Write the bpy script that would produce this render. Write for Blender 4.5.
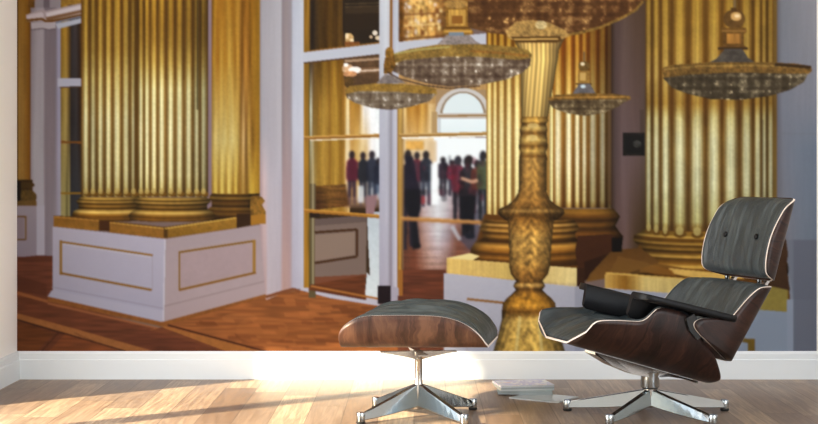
import bpy, bmesh, math, random
import numpy as np
from mathutils import Vector, Matrix, noise as mnoise

for _o in list(bpy.data.objects):
    bpy.data.objects.remove(_o, do_unlink=True)
scene = bpy.context.scene
COL = scene.collection

# ---------------------------------------------------------------- camera
EYE = 0.95            # eye height, camera stands at the origin and looks along +Y
FPX = 1490.0          # focal length in pixels of the 818 px wide frame
VX, VY = 416.0, 175.0
cam_d = bpy.data.cameras.new('camera')
cam = bpy.data.objects.new('camera', cam_d); COL.objects.link(cam)
cam.location = (0, 0, EYE); cam.rotation_euler = (math.pi / 2, 0, 0)
cam_d.sensor_width = 36.0; cam_d.lens = FPX / 818 * 36.0
cam_d.shift_x = (409 - VX) / 818; cam_d.shift_y = (VY - 212) / 818
cam_d.clip_start = 0.05; cam_d.clip_end = 100
scene.camera = cam

# ---------------------------------------------------------------- light
world = bpy.data.worlds.new('sky'); scene.world = world; world.use_nodes = True
wb = world.node_tree.nodes['Background']
wb.inputs['Color'].default_value = (0.78, 0.90, 1.0, 1); wb.inputs['Strength'].default_value = 1.85
SUN_AZ, SUN_EL = math.radians(37.6), math.radians(25)
sun_d = bpy.data.lights.new('sun', 'SUN'); sun_d.energy = 23.0; sun_d.angle = math.radians(1.8); sun_d.color = (1.0, 0.86, 0.58)
sun = bpy.data.objects.new('sun', sun_d); COL.objects.link(sun); sun.location = (-6, 0, 5)
_dir = Vector((math.cos(SUN_AZ) * math.cos(SUN_EL), math.sin(SUN_AZ) * math.cos(SUN_EL), -math.sin(SUN_EL)))
sun.rotation_euler = _dir.to_track_quat('-Z', 'Y').to_euler()
# lamp standing in for the left window's daylight, inside the added blind
ar_d = bpy.data.lights.new('daylight_fill', 'AREA'); ar_d.shape = 'RECTANGLE'; ar_d.size = 2.6; ar_d.size_y = 1.9; ar_d.energy = 82; ar_d.color = (1.0, 0.97, 0.93)
ar = bpy.data.objects.new('daylight_fill', ar_d); COL.objects.link(ar)
ar.location = (-1.80, 4.7, 1.2); ar.rotation_euler = (0, math.radians(-90), 0)
# fill lamp added to brighten the left wall, at an invented right-hand opening
br_d = bpy.data.lights.new('daylight_fill', 'AREA'); br_d.shape = 'RECTANGLE'; br_d.size = 2.4; br_d.size_y = 1.8; br_d.energy = 72; br_d.color = (0.86, 0.93, 1.0)
br = bpy.data.objects.new('daylight_fill', br_d); COL.objects.link(br)
br.location = (3.05, 2.4, 1.35); br.rotation_euler = (0, math.radians(90), math.radians(-25))
vs = scene.view_settings
vs.view_transform = 'Standard'; vs.look = 'None'; vs.exposure = 0.0; vs.gamma = 1.0; vs.use_curve_mapping = False
scene.cycles.max_bounces = 8
try:
    scene.cycles.use_denoising = True
except Exception:
    pass
PRINT_GAIN = 1.0

# ---------------------------------------------------------------- materials
def lin(c):
    return tuple(((v / 255) / 12.92 if v / 255 <= .04045 else ((v / 255 + .055) / 1.055) ** 2.4) for v in c)
def mat(name, col=(.8, .8, .8), rough=.5, metal=0.0, spec=.5, coat=0.0, coat_rough=.1):
    m = bpy.data.materials.new(name); m.use_nodes = True
    b = m.node_tree.nodes['Principled BSDF']
    b.inputs['Base Color'].default_value = (*col, 1); b.inputs['Roughness'].default_value = rough
    b.inputs['Metallic'].default_value = metal; b.inputs['Specular IOR Level'].default_value = spec
    b.inputs['Coat Weight'].default_value = coat; b.inputs['Coat Roughness'].default_value = coat_rough
    return m, m.node_tree, b
def N(nt, kind, **kw):
    n = nt.nodes.new(kind)
    for k, v in kw.items():
        setattr(n, k, v)
    return n
def L(nt, a, b): nt.links.new(a, b)
def mathn(nt, op, a, b=None, c=None):
    n = N(nt, 'ShaderNodeMath', operation=op)
    for i, v in enumerate((a, b, c)):
        if v is None: continue
        if isinstance(v, (int, float)): n.inputs[i].default_value = v
        else: L(nt, v, n.inputs[i])
    return n.outputs[0]
def mixc(nt, fac, a, b, mode='MIX'):
    n = N(nt, 'ShaderNodeMix', data_type='RGBA', blend_type=mode)
    for i, v in ((0, fac), (6, a), (7, b)):
        if isinstance(v, (int, float)): n.inputs[i].default_value = v
        elif isinstance(v, tuple): n.inputs[i].default_value = (*v[:3], 1)
        else: L(nt, v, n.inputs[i])
    return n.outputs[2]
def ramp(nt, fac, stops):
    n = N(nt, 'ShaderNodeValToRGB'); e = n.color_ramp.elements
    while len(e) < len(stops): e.new(0.5)
    for k, (p, c) in enumerate(stops):
        e[k].position = p; e[k].color = (*c, 1)
    L(nt, fac, n.inputs[0]); return n.outputs[0]
def mapping(nt, src, scale=(1, 1, 1), loc=(0, 0, 0), rot=(0, 0, 0)):
    n = N(nt, 'ShaderNodeMapping'); n.inputs['Scale'].default_value = scale; n.inputs['Location'].default_value = loc; n.inputs['Rotation'].default_value = rot
    L(nt, src, n.inputs[0]); return n.outputs[0]
def noise(nt, vec, scale=5, detail=4, rough=.5, dist=0.0):
    n = N(nt, 'ShaderNodeTexNoise'); n.inputs['Scale'].default_value = scale; n.inputs['Detail'].default_value = detail
    n.inputs['Roughness'].default_value = rough; n.inputs['Distortion'].default_value = dist
    L(nt, vec, n.inputs['Vector']); return n.outputs['Fac']
def bump(nt, b, h, strength=.2, dist=.01):
    n = N(nt, 'ShaderNodeBump'); n.inputs['Strength'].default_value = strength; n.inputs['Distance'].default_value = dist
    L(nt, h, n.inputs['Height']); L(nt, n.outputs[0], b.inputs['Normal'])

def m_paint(name, col, rough=.55):
    m, nt, b = mat(name, col, rough, spec=.3)
    tc = N(nt, 'ShaderNodeTexCoord')
    f = noise(nt, tc.outputs['Object'], 3.0, 3)
    L(nt, mixc(nt, f, tuple(c * .985 for c in col), tuple(min(1, c * 1.01) for c in col)), b.inputs['Base Color'])
    bump(nt, b, noise(nt, tc.outputs['Object'], 180, 2), .06, .001)
    return m

def m_floor():
    """planks 0.14 m wide laid along the view, random lengths and tones, oak grain"""
    m, nt, b = mat('plank_floor', (.3, .22, .16), .42, spec=.32)
    tc = N(nt, 'ShaderNodeTexCoord'); sp = N(nt, 'ShaderNodeSeparateXYZ'); L(nt, tc.outputs['Object'], sp.inputs[0])
    x, y = sp.outputs[0], sp.outputs[1]
    PW, PL = 0.14, 0.95
    xi = mathn(nt, 'DIVIDE', mathn(nt, 'ADD', x, 0.148), PW)
    ix = mathn(nt, 'FLOOR', xi); fx = mathn(nt, 'SUBTRACT', xi, ix)
    w1 = N(nt, 'ShaderNodeTexWhiteNoise', noise_dimensions='1D'); L(nt, ix, w1.inputs['W'])
    yi = mathn(nt, 'ADD', mathn(nt, 'DIVIDE', y, PL), mathn(nt, 'MULTIPLY', w1.outputs[0], 7.3))
    iy = mathn(nt, 'FLOOR', yi); fy = mathn(nt, 'SUBTRACT', yi, iy)
    cb = N(nt, 'ShaderNodeCombineXYZ'); L(nt, ix, cb.inputs[0]); L(nt, iy, cb.inputs[1])
    w2 = N(nt, 'ShaderNodeTexWhiteNoise', noise_dimensions='2D'); L(nt, cb.outputs[0], w2.inputs['Vector'])
    r = w2.outputs['Value']
    # grain coordinates shifted per plank
    off = N(nt, 'ShaderNodeVectorMath', operation='SCALE'); L(nt, w2.outputs['Color'], off.inputs[0]); off.inputs['Scale'].default_value = 9.0
    ad = N(nt, 'ShaderNodeVectorMath', operation='ADD'); L(nt, tc.outputs['Object'], ad.inputs[0]); L(nt, off.outputs[0], ad.inputs[1])
    g1 = noise(nt, mapping(nt, ad.outputs[0], (44, 2.2, 1)), 1.0, 6, .66, 1.5)
    g2 = noise(nt, mapping(nt, ad.outputs[0], (150, 5.5, 1)), 1.0, 4, .6, .4)
    g3 = noise(nt, mapping(nt, ad.outputs[0], (9, 1.6, 1)), 1.0, 3, .5, 2.2)
    base = ramp(nt, r, [(0.0, (.120, .078, .056)), (.2, (.300, .215, .155)), (.4, (.205, .155, .125)), (.6, (.400, .300, .215)), (.8, (.165, .120, .094)), (1.0, (.470, .355, .250))])
    c = mixc(nt, ramp(nt, g1, [(.40, (0, 0, 0)), (.60, (1, 1, 1))]), mixc(nt, 1.0, base, (.60, .56, .54), 'MULTIPLY'), mixc(nt, 1.0, base, (1.22, 1.20, 1.16), 'MULTIPLY'))
    c = mixc(nt, mathn(nt, 'MULTIPLY', ramp(nt, g2, [(.4, (0, 0, 0)), (.7, (1, 1, 1))]), .5), c, (.13, .085, .062))
    c = mixc(nt, mathn(nt, 'MULTIPLY', g3, .28), c, (.42, .26, .16))
    ex = mathn(nt, 'LESS_THAN', mathn(nt, 'MINIMUM', fx, mathn(nt, 'SUBTRACT', 1.0, fx)), .012)
    ey = mathn(nt, 'LESS_THAN', mathn(nt, 'MINIMUM', fy, mathn(nt, 'SUBTRACT', 1.0, fy)), .0022)
    e = mathn(nt, 'MAXIMUM', ex, ey)
    c = mixc(nt, mathn(nt, 'MULTIPLY', e, .7), c, (.06, .04, .03))
    L(nt, c, b.inputs['Base Color'])
    L(nt, mathn(nt, 'ADD', mathn(nt, 'MULTIPLY', g1, .22), .26), b.inputs['Roughness'])
    bump(nt, b, mathn(nt, 'SUBTRACT', mathn(nt, 'MULTIPLY', g1, .4), e), .12, .002)
    return m

def m_veneer(name, dark, mid, light, su=26, sv=2.2, seed=0.0, coat=.2, rough=.42):
    """rosewood / walnut veneer; grain runs along v of the shell's own coordinates (metres)"""
    m, nt, b = mat(name, mid, rough, spec=.3, coat=coat, coat_rough=.2)
    uv = N(nt, 'ShaderNodeUVMap'); uv.uv_map = 'UVMap'
    v = mapping(nt, uv.outputs[0], (1, 1, 1), (seed, seed * .7, 0))
    wv = noise(nt, mapping(nt, v, (5, 2.2, 1)), 1.0, 3, .55, 1.6)
    cb = N(nt, 'ShaderNodeVectorMath', operation='ADD'); L(nt, v, cb.inputs[0])
    q = N(nt, 'ShaderNodeCombineXYZ'); L(nt, mathn(nt, 'MULTIPLY', wv, .16), q.inputs[0]); L(nt, q.outputs[0], cb.inputs[1])
    a = noise(nt, mapping(nt, cb.outputs[0], (su, sv, 1)), 1.0, 5, .62, .6)
    f = noise(nt, mapping(nt, cb.outputs[0], (su * 6, sv * 3, 1)), 1.0, 3, .6, .2)
    k = mathn(nt, 'ADD', mathn(nt, 'MULTIPLY', a, .8), mathn(nt, 'MULTIPLY', f, .2))
    L(nt, ramp(nt, k, [(.36, dark), (.50, mid), (.64, light)]), b.inputs['Base Color'])
    bump(nt, b, f, .05, .0008)
    return m

def m_leather(name, col, light, su=42, sv=2.6):
    """hide with soft creases that run along the panel"""
    m, nt, b = mat(name, col, .40, spec=.45, coat=.12, coat_rough=.35)
    uv = N(nt, 'ShaderNodeUVMap'); uv.uv_map = 'UVMap'
    a = noise(nt, mapping(nt, uv.outputs[0], (sv, su, 1)), 1.0, 4, .6, 1.0)
    bl = noise(nt, mapping(nt, uv.outputs[0], (7, 9, 1)), 1.0, 3, .5, .4)
    k = mathn(nt, 'ADD', mathn(nt, 'MULTIPLY', a, .65), mathn(nt, 'MULTIPLY', bl, .35))
    L(nt, ramp(nt, k, [(.36, tuple(c * .62 for c in col)), (.50, col), (.66, light)]), b.inputs['Base Color'])  # crease shade and highlight streaks put into the base colour
    tc = N(nt, 'ShaderNodeTexCoord')
    fine = noise(nt, tc.outputs['Object'], 260, 3)
    bump(nt, b, mathn(nt, 'ADD', a, mathn(nt, 'MULTIPLY', fine, .15)), .8, .006)
    return m

def m_metal(name, col, rough):
    m, nt, b = mat(name, col, rough, metal=1.0)
    tc = N(nt, 'ShaderNodeTexCoord')
    L(nt, mathn(nt, 'ADD', mathn(nt, 'MULTIPLY', noise(nt, tc.outputs['Object'], 30, 2), .08), rough - .04), b.inputs['Roughness'])
    return m

M = {}
M['wall'] = m_paint('wall_paint', (.94, .915, .89))
M['trim'] = m_paint('trim_paint', (.76, .80, .83), .4)
M['ceiling'] = m_paint('ceiling_paint', (.85, .85, .84))
M['floor'] = m_floor()
M['veneer'] = m_veneer('dark_rosewood_veneer', (.006, .003, .0025), (.024, .010, .0075), (.055, .022, .014), coat=.08, rough=.46)
M['veneer2'] = m_veneer('brown_walnut_veneer', (.026, .011, .007), (.070, .030, .019), (.140, .066, .038), su=16, seed=3.1)
M['edge'] = m_paint('pale_plywood_edge', (.90, .78, .69), .5)
M['leather'] = m_leather('slate_leather', (.040, .051, .056), (.096, .116, .120))
M['leather2'] = m_leather('grey_green_leather', (.050, .062, .062), (.125, .145, .142))
M['black_leather'], _, _ = mat('black_arm_leather', (.006, .006, .007), .40, spec=.22)
M['chrome'] = m_metal('polished_aluminium', (.43, .46, .47), .13)
M['satin'] = m_metal('satin_aluminium', (.52, .50, .48), .26)
M['rubber'], _, _ = mat('black_rubber', (.008, .008, .008), .6)

# ---------------------------------------------------------------- object helpers
def link(name, me, m=None, parent=None, smooth=False):
    o = bpy.data.objects.new(name, me); COL.objects.link(o)
    if m is not None:
        for q in (m if isinstance(m, (list, tuple)) else [m]): me.materials.append(q)
    if parent is not None: o.parent = parent
    if smooth:
        for p in me.polygons: p.use_smooth = True
    return o
def obj(name, bm, m=None, parent=None, smooth=False, sharp=None):
    bmesh.ops.recalc_face_normals(bm, faces=bm.faces)
    me = bpy.data.meshes.new(name); bm.to_mesh(me); bm.free()
    o = link(name, me, m, parent, smooth)
    if smooth and sharp is not None:
        me.set_sharp_from_angle(angle=math.radians(sharp))
    return o
def tag(o, label=None, cat=None, group=None, kind=None):
    for k, v in (('label', label), ('category', cat), ('group', group), ('kind', kind)):
        if v: o[k] = v
    return o
def empty(name, loc, rz=0.0):
    o = bpy.data.objects.new(name, None); COL.objects.link(o); o.location = loc; o.rotation_euler = (0, 0, rz); o.empty_display_size = .1
    return o
def box(bm, x0, x1, y0, y1, z0, z1, bev=0.0):
    r = bmesh.ops.create_cube(bm, size=1.0)
    for v in r['verts']:
        v.co = ((x0 + x1) / 2 + v.co.x * (x1 - x0), (y0 + y1) / 2 + v.co.y * (y1 - y0), (z0 + z1) / 2 + v.co.z * (z1 - z0))
    if bev:
        ed = list({e for v in r['verts'] for e in v.link_edges})
        bmesh.ops.bevel(bm, geom=ed, offset=bev, segments=2, affect='EDGES', profile=.5)
    return bm
def loft(bm, rings, cap=True, mi=0, closed=True):
    """skin a list of equal-length point rings"""
    vs_ = [[bm.verts.new(p) for p in r] for r in rings]
    n = len(rings[0])
    for a, b in zip(vs_[:-1], vs_[1:]):
        for i in range(n if closed else n - 1):
            f = bm.faces.new((a[i], a[(i + 1) % n], b[(i + 1) % n], b[i])); f.material_index = mi
    if cap:
        bm.faces.new(vs_[0][::-1]).material_index = mi; bm.faces.new(vs_[-1]).material_index = mi
    return vs_
def lathe(bm, prof, cx=0, cy=0, seg=32):
    rings = [[(cx + r * math.cos(2 * math.pi * i / seg), cy + r * math.sin(2 * math.pi * i / seg), z) for i in range(seg)] for r, z in prof]
    loft(bm, rings)
def extrude_profile(bm, prof, p0, p1, out):
    """prof = (depth, z) loop swept from p0 to p1 (xy), depth towards out"""
    loft(bm, [[(p[0] + out[0] * d, p[1] + out[1] * d, z) for d, z in prof] for p in (p0, p1)])

WALL_Y = 6.94
def at_wall(px, py, Y=WALL_Y):
    return ((px - VX) * Y / FPX, EYE - (py - VY) * Y / FPX)
LEFT_X = at_wall(17.2, 0)[0]
RIGHT_X = 3.1; CEIL = 2.72; BACK_Y = -1.4

# ---------------------------------------------------------------- the room
bm = bmesh.new(); box(bm, LEFT_X - .12, RIGHT_X + .12, BACK_Y, WALL_Y + .12, -.08, 0)
tag(obj('floor', bm, M['floor']), kind='structure')
bm = bmesh.new(); box(bm, LEFT_X - .12, RIGHT_X + .12, BACK_Y, WALL_Y + .12, CEIL, CEIL + .1)
tag(obj('ceiling', bm, M['ceiling']), kind='structure')
bm = bmesh.new(); box(bm, LEFT_X - .12, RIGHT_X + .12, WALL_Y, WALL_Y + .12, 0, CEIL)
tag(obj('wall_back', bm, M['wall']), kind='structure')
bm = bmesh.new()
box(bm, RIGHT_X, RIGHT_X + .12, 3.7, WALL_Y, 0, CEIL); box(bm, RIGHT_X, RIGHT_X + .12, BACK_Y, 1.1, 0, CEIL)
box(bm, RIGHT_X, RIGHT_X + .12, 1.1, 3.7, 0, .4); box(bm, RIGHT_X, RIGHT_X + .12, 1.1, 3.7, 2.3, CEIL)  # unseen opening, added to let more light onto the left wall
tag(obj('wall_right', bm, M['wall']), kind='structure')
# wall behind the viewer; sill and open band shaped for light and reflections
bm = bmesh.new(); box(bm, LEFT_X - .12, RIGHT_X + .12, BACK_Y - .12, BACK_Y, 0, 1.0); box(bm, LEFT_X - .12, RIGHT_X + .12, BACK_Y - .12, BACK_Y, 2.5, CEIL)
tag(obj('wall_front', bm, M['wall']), kind='structure')
# left wall with the French window (panes 0.83 m apart)
WY1 = 6.05; PITCH = .90; MUL = .125; HEADZ = 2.2
bm = bmesh.new()
box(bm, LEFT_X - .12, LEFT_X, WY1, WALL_Y, 0, CEIL)
box(bm, LEFT_X - .12, LEFT_X, WY1 - 3 * PITCH, WY1, HEADZ, CEIL)
box(bm, LEFT_X - .12, LEFT_X, BACK_Y, WY1 - 3 * PITCH, 0, CEIL)
tag(obj('wall_left', bm, M['wall']), kind='structure')
bm = bmesh.new()
for k in range(1, 3):
    yy = WY1 - k * PITCH + .02
    box(bm, LEFT_X - .08, LEFT_X - .04, yy - MUL / 2, yy + MUL / 2, .0, HEADZ)
box(bm, LEFT_X - .08, LEFT_X - .04, WY1 - 3 * PITCH, WY1, HEADZ - .05, HEADZ)
tag(obj('window_1', bm, M['trim']), kind='structure')
# added blind, out of view; its lower edge ends the sun patch
BL_Z = (.42 - LEFT_X) / math.cos(SUN_AZ) * math.tan(SUN_EL)
bl = empty('sun_cutoff_blind', (LEFT_X - .025, WY1 - 1.5 * PITCH, BL_Z))
bm = bmesh.new(); box(bm, -.003, .003, -1.5 * PITCH, 1.5 * PITCH, .02, HEADZ - BL_Z)
obj('cutoff_sheet', bm, M['trim'], bl)
bm = bmesh.new(); box(bm, -.008, .008, -1.5 * PITCH, 1.5 * PITCH, 0, .03, .003)
obj('cutoff_bar', bm, M['trim'], bl)
tag(bl, 'added white blind, out of view, that cuts off the sun patch from the left window', 'blind')
# added panel outside, out of view; its lower edge keeps sun off the mural
LY = 5.0; LZ = .118 + (WALL_Y - LY) / math.sin(SUN_AZ) * math.tan(SUN_EL)
bm = bmesh.new(); box(bm, LEFT_X - 4.5, LEFT_X - .13, LY - .02, LY + .02, LZ, LZ + 2.2)
tag(obj('sun_blocker_panel', bm, M['wall']), kind='structure')
# baseboards: stepped profile
BB = at_wall(0, 351)[1]
prof = [(0, 0), (.017, 0), (.017, BB - .040), (.013, BB - .036), (.013, BB - .012), (.008, BB - .004), (.004, BB), (0, BB)]
bm = bmesh.new(); extrude_profile(bm, prof, (LEFT_X, WALL_Y), (RIGHT_X, WALL_Y), (0, -1))
tag(obj('baseboard_back', bm, M['trim']), kind='structure')
bm = bmesh.new(); extrude_profile(bm, prof, (LEFT_X, WY1), (LEFT_X, WALL_Y), (1, 0))
tag(obj('baseboard_left', bm, M['trim']), kind='structure')
bm = bmesh.new(); extrude_profile(bm, prof, (RIGHT_X, BACK_Y), (RIGHT_X, WALL_Y), (-1, 0))
tag(obj('baseboard_right', bm, M['trim']), kind='structure')

# ---------------------------------------------------------------- printed picture of the mural
# The print is computed on a fine grid: u runs along the wall, v down it (units of ~4.66 mm).
import numpy as np
PX0, PX1, PY0, PY1 = 17.0, 816.5, -178.0, 351.0
SS = 2
def interp1(x, pts):
    xs = [p[0] for p in pts]
    ys = np.array([p[1] for p in pts], dtype=float)
    if ys.ndim == 1:
        return np.interp(x, xs, ys)
    return np.stack([np.interp(x, xs, ys[:, k]) for k in range(ys.shape[1])], -1)

class Print:
    def __init__(s):
        s.nx = int((PX1 - PX0) * SS) + 1
        s.ny = int((PY1 - PY0) * SS) + 1
        s.x = PX0 + np.arange(s.nx) / SS
        s.y = PY0 + np.arange(s.ny) / SS
        s.img = np.zeros((s.ny, s.nx, 3))
        s.rng = np.random.RandomState(7)
        s.n1 = s.noise(1.2); s.n3 = s.noise(3.5); s.n9 = s.noise(11.0)
        s.streak = s.rng.rand(s.nx) * 2 - 1; s.streak = np.convolve(s.streak, [.25, .5, .5, .25], 'same')
        s.nv = s.noise(1.5, 26.0); s.nh = s.noise(16.0, 1.6)
    def noise(s, sx, sy=None):
        sy = sy or sx
        w = int((PX1 - PX0) / sx) + 4; h = int((PY1 - PY0) / sy) + 4
        g = s.rng.rand(h, w) * 2 - 1
        fx = (s.x - PX0) / sx; fy = (s.y - PY0) / sy
        ix = fx.astype(int); iy = fy.astype(int)
        tx = fx - ix; ty = fy - iy
        tx = tx * tx * (3 - 2 * tx); ty = ty * ty * (3 - 2 * ty)
        a = g[iy][:, ix]; b = g[iy][:, ix + 1]; c = g[iy + 1][:, ix]; d = g[iy + 1][:, ix + 1]
        tx = tx[None, :]; ty = ty[:, None]
        return (a * (1 - tx) + b * tx) * (1 - ty) + (c * (1 - tx) + d * tx) * ty
    def win(s, x0, x1, y0, y1):
        i0 = max(0, int(math.floor((x0 - PX0) * SS))); i1 = min(s.nx, int(math.ceil((x1 - PX0) * SS)) + 1)
        j0 = max(0, int(math.floor((y0 - PY0) * SS))); j1 = min(s.ny, int(math.ceil((y1 - PY0) * SS)) + 1)
        return i0, i1, j0, j1
    def area(s, pts):
        """window and coverage mask of a polygon"""
        P = np.array(pts, float)
        i0, i1, j0, j1 = s.win(P[:, 0].min(), P[:, 0].max(), P[:, 1].min(), P[:, 1].max())
        if i1 <= i0 or j1 <= j0:
            return None
        X, Y = np.meshgrid(s.x[i0:i1], s.y[j0:j1])
        m = np.zeros(X.shape, bool)
        n = len(P)
        for k in range(n):
            xa, ya = P[k]; xb, yb = P[(k + 1) % n]
            if ya == yb: continue
            c = ((ya > Y) != (yb > Y)) & (X < (xb - xa) * (Y - ya) / (yb - ya) + xa)
            m ^= c
        return (slice(j0, j1), slice(i0, i1)), X, Y, m
    def put(s, w, m, col, a=1.0):
        t = s.img[w]
        m = (m * a)[..., None].astype(float)
        s.img[w] = t * (1 - m) + np.clip(col, 0, 255) * m
    def poly(s, pts, col, a=1.0, tex=0.0, n=None, col2=None, axis='y'):
        r = s.area(pts)
        if r is None: return
        w, X, Y, m = r
        c = np.array(col, float)
        if col2 is not None:
            P = np.array(pts, float)
            if axis == 'y': t = (Y - P[:, 1].min()) / (np.ptp(P[:, 1]) + 1e-6)
            else: t = (X - P[:, 0].min()) / (np.ptp(P[:, 0]) + 1e-6)
            t = t[..., None]
            c = c * (1 - t) + np.array(col2, float) * t
        c = np.broadcast_to(c, X.shape + (3,)).copy()
        if tex:
            nn = (.55 * s.n1 + .45 * s.n3 + .3 * s.n9 if n is None else n)[w][..., None]
            c = c * (1 + tex * nn)
        s.put(w, m, c, a)
    def rect(s, x0, y0, x1, y1, col, **k):
        s.poly([(x0, y0), (x1, y0), (x1, y1), (x0, y1)], col, **k)
    def line(s, pts, width, col, **k):
        for (xa, ya), (xb, yb) in zip(pts[:-1], pts[1:]):
            d = math.hypot(xb - xa, yb - ya) or 1
            ox = -(yb - ya) / d * width / 2; oy = (xb - xa) / d * width / 2
            s.poly([(xa + ox, ya + oy), (xb + ox, yb + oy), (xb - ox, yb - oy), (xa - ox, ya - oy)], col, **k)
    def disc(s, cx, cy, rx, ry, col, n=28, **k):
        s.poly([(cx + rx * math.cos(6.2832 * i / n), cy + ry * math.sin(6.2832 * i / n)) for i in range(n)], col, **k)
    def strips(s, pts, levels, tex=0.05, a=1.0, n=None):
        """polygon filled from colour stops along x, given at several y levels"""
        r = s.area(pts)
        if r is None: return
        w, X, Y, m = r
        xs = X[0]; rows = [interp1(xs, st) for _, st in levels]
        ys = [l[0] for l in levels]
        c = np.zeros(X.shape + (3,))
        yy = Y[:, 0]
        if len(ys) == 1:
            c[:] = rows[0][None]
        else:
            R = np.stack(rows)
            f = np.interp(yy, ys, range(len(ys)))
            i = np.minimum(f.astype(int), len(ys) - 2); t = (f - i)[:, None, None]
            c = R[i] * (1 - t) + R[i + 1] * t
        c = c * (1 + tex * (s.nv if n is None else n)[w][..., None] + tex * .6 * s.n1[w][..., None])
        s.put(w, m, c, a)
    def flutes(s, pts, ribs, grooves, levels, env=None, sharp=1.0, tex=.06, blob=0.0):
        """fluted shaft: rib centres bright, groove centres dark; levels = (y, rib colour, groove colour)"""
        r = s.area(pts)
        if r is None: return
        w, X, Y, m = r
        st = sorted([(v, 1.0) for v in ribs] + [(v, 0.0) for v in grooves])
        t = interp1(X[0], st)
        t = (0.5 - 0.5 * np.cos(np.pi * t)) ** sharp
        yy = Y[:, 0]
        R = interp1(yy, [(l[0], l[1]) for l in levels]); G = interp1(yy, [(l[0], l[2]) for l in levels]) * np.array([.84, .80, .82])
        t = t[None, :, None]
        c = G[:, None, :] * (1 - t) + R[:, None, :] * t
        if env is not None:
            c = c * interp1(X[0], env)[None, :, None]
        c = c * (1 + .13 * s.streak[w[1]][None, :, None])
        c = c * (1 + tex * s.nv[w][..., None] + .05 * s.n1[w][..., None] + blob * s.n9[w][..., None])
        s.put(w, m, c)
    def rings(s, cx, prof, curv, stops, xenv, tex=.06):
        """round moulded base: prof = (y, half width); stops = (y, colour); front bulges down by curv"""
        y0 = prof[0][0]; y1 = prof[-1][0]; hw = max(p[1] for p in prof)
        i0, i1, j0, j1 = s.win(cx - hw, cx + hw, y0 - 2, y1 + curv + 2)
        if i1 <= i0 or j1 <= j0: return
        w = (slice(j0, j1), slice(i0, i1))
        X, Y = np.meshgrid(s.x[i0:i1], s.y[j0:j1])
        q = np.clip(1 - ((X - cx) / hw) ** 2, 0, 1) ** .5
        Yc = Y - curv * q
        h = interp1(Yc, prof)
        m = (np.abs(X - cx) <= h) & (Yc >= y0) & (Yc <= y1)
        c = interp1(Yc, stops)
        f = np.clip((X - cx) / (h + 1e-3), -1, 1)
        c = c * interp1(f, xenv)[..., None]
        c = c * (1 + tex * s.nh[w][..., None] + .05 * s.n3[w][..., None])
        s.put(w, m, c)
    def crystal(s, pts, base, light, dark, cell=(5, 3.5), cx=0, tex=.25, hw=None, cy=0):
        """bowl of cut glass: diamond cuts with sparkle"""
        r = s.area(pts)
        if r is None: return
        w, X, Y, m = r
        u = (X - cx)
        if hw: u = np.arcsin(np.clip(u / hw, -1, 1)) * hw * .75
        v = (Y - cy)
        a = np.sin((u / cell[0] + v / cell[1]) * np.pi) * np.sin((u / cell[0] - v / cell[1]) * np.pi)
        fac = np.sin((u / (cell[0] * 2.1) + v / (cell[1] * 1.7)) * np.pi) * np.sin((u / (cell[0] * 2.1) - v / (cell[1] * 1.7)) * np.pi)
        a = .14 * a + .30 * fac + .22 * s.n1[w] + .32 * s.n3[w] + .30 * s.n9[w]
        t = np.clip(a, -1, 1)[..., None]
        c = np.where(t > 0, np.array(base) * (1 - t) + np.array(light) * t, np.array(base) * (1 + t) - np.array(dark) * t)
        sp = (s.n1[w] + .8 * s.n3[w] + .4 * fac > 1.25)[..., None]
        c = np.where(sp, np.array(light) * 1.25, c)
        s.put(w, m, c)
    def person(s, x, y0, y1, wd, top, legs, head=(60, 45, 45), a=.92):
        """distant visitor: head, coat, legs"""
        h = y1 - y0; wd = wd * 1.12; top = tuple(v * .85 for v in top)
        s.disc(x, y0 + h * .07, wd * .27, h * .075, head, a=a)
        s.poly([(x - wd * .2, y0 + h * .13), (x + wd * .2, y0 + h * .13), (x + wd * .5, y0 + h * .2), (x + wd * .52, y0 + h * .5),
                (x + wd * .38, y0 + h * .56), (x - wd * .38, y0 + h * .56), (x - wd * .52, y0 + h * .48), (x - wd * .48, y0 + h * .2)], top, a=a, tex=.18)
        s.poly([(x - wd * .38, y0 + h * .54), (x - wd * .02, y0 + h * .54), (x - wd * .1, y1), (x - wd * .36, y1)], legs, a=a, tex=.15)
        s.poly([(x + wd * .02, y0 + h * .54), (x + wd * .38, y0 + h * .54), (x + wd * .38, y1 - h * .03), (x + wd * .12, y1 - h * .03)], legs, a=a, tex=.15)
    def blur(s, x0, x1, y0, y1, k):
        i0, i1, j0, j1 = s.win(x0, x1, y0, y1)
        g = s.img[j0:j1, i0:i1]
        for _ in range(k):
            p = np.pad(g, ((1, 1), (0, 0), (0, 0)), 'edge'); g = (p[:-2] + p[1:-1] + p[2:]) / 3
            p = np.pad(g, ((0, 0), (1, 1), (0, 0)), 'edge'); g = (p[:, :-2] + p[:, 1:-1] + p[:, 2:]) / 3
        s.img[j0:j1, i0:i1] = g
    def smooth(s, k=1):
        for _ in range(k):
            g = s.img
            p = np.pad(g, ((1, 1), (0, 0), (0, 0)), 'edge'); g = (p[:-2] + 2 * p[1:-1] + p[2:]) / 4
            p = np.pad(g, ((0, 0), (1, 1), (0, 0)), 'edge'); s.img = (p[:, :-2] + 2 * p[:, 1:-1] + p[:, 2:]) / 4

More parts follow.
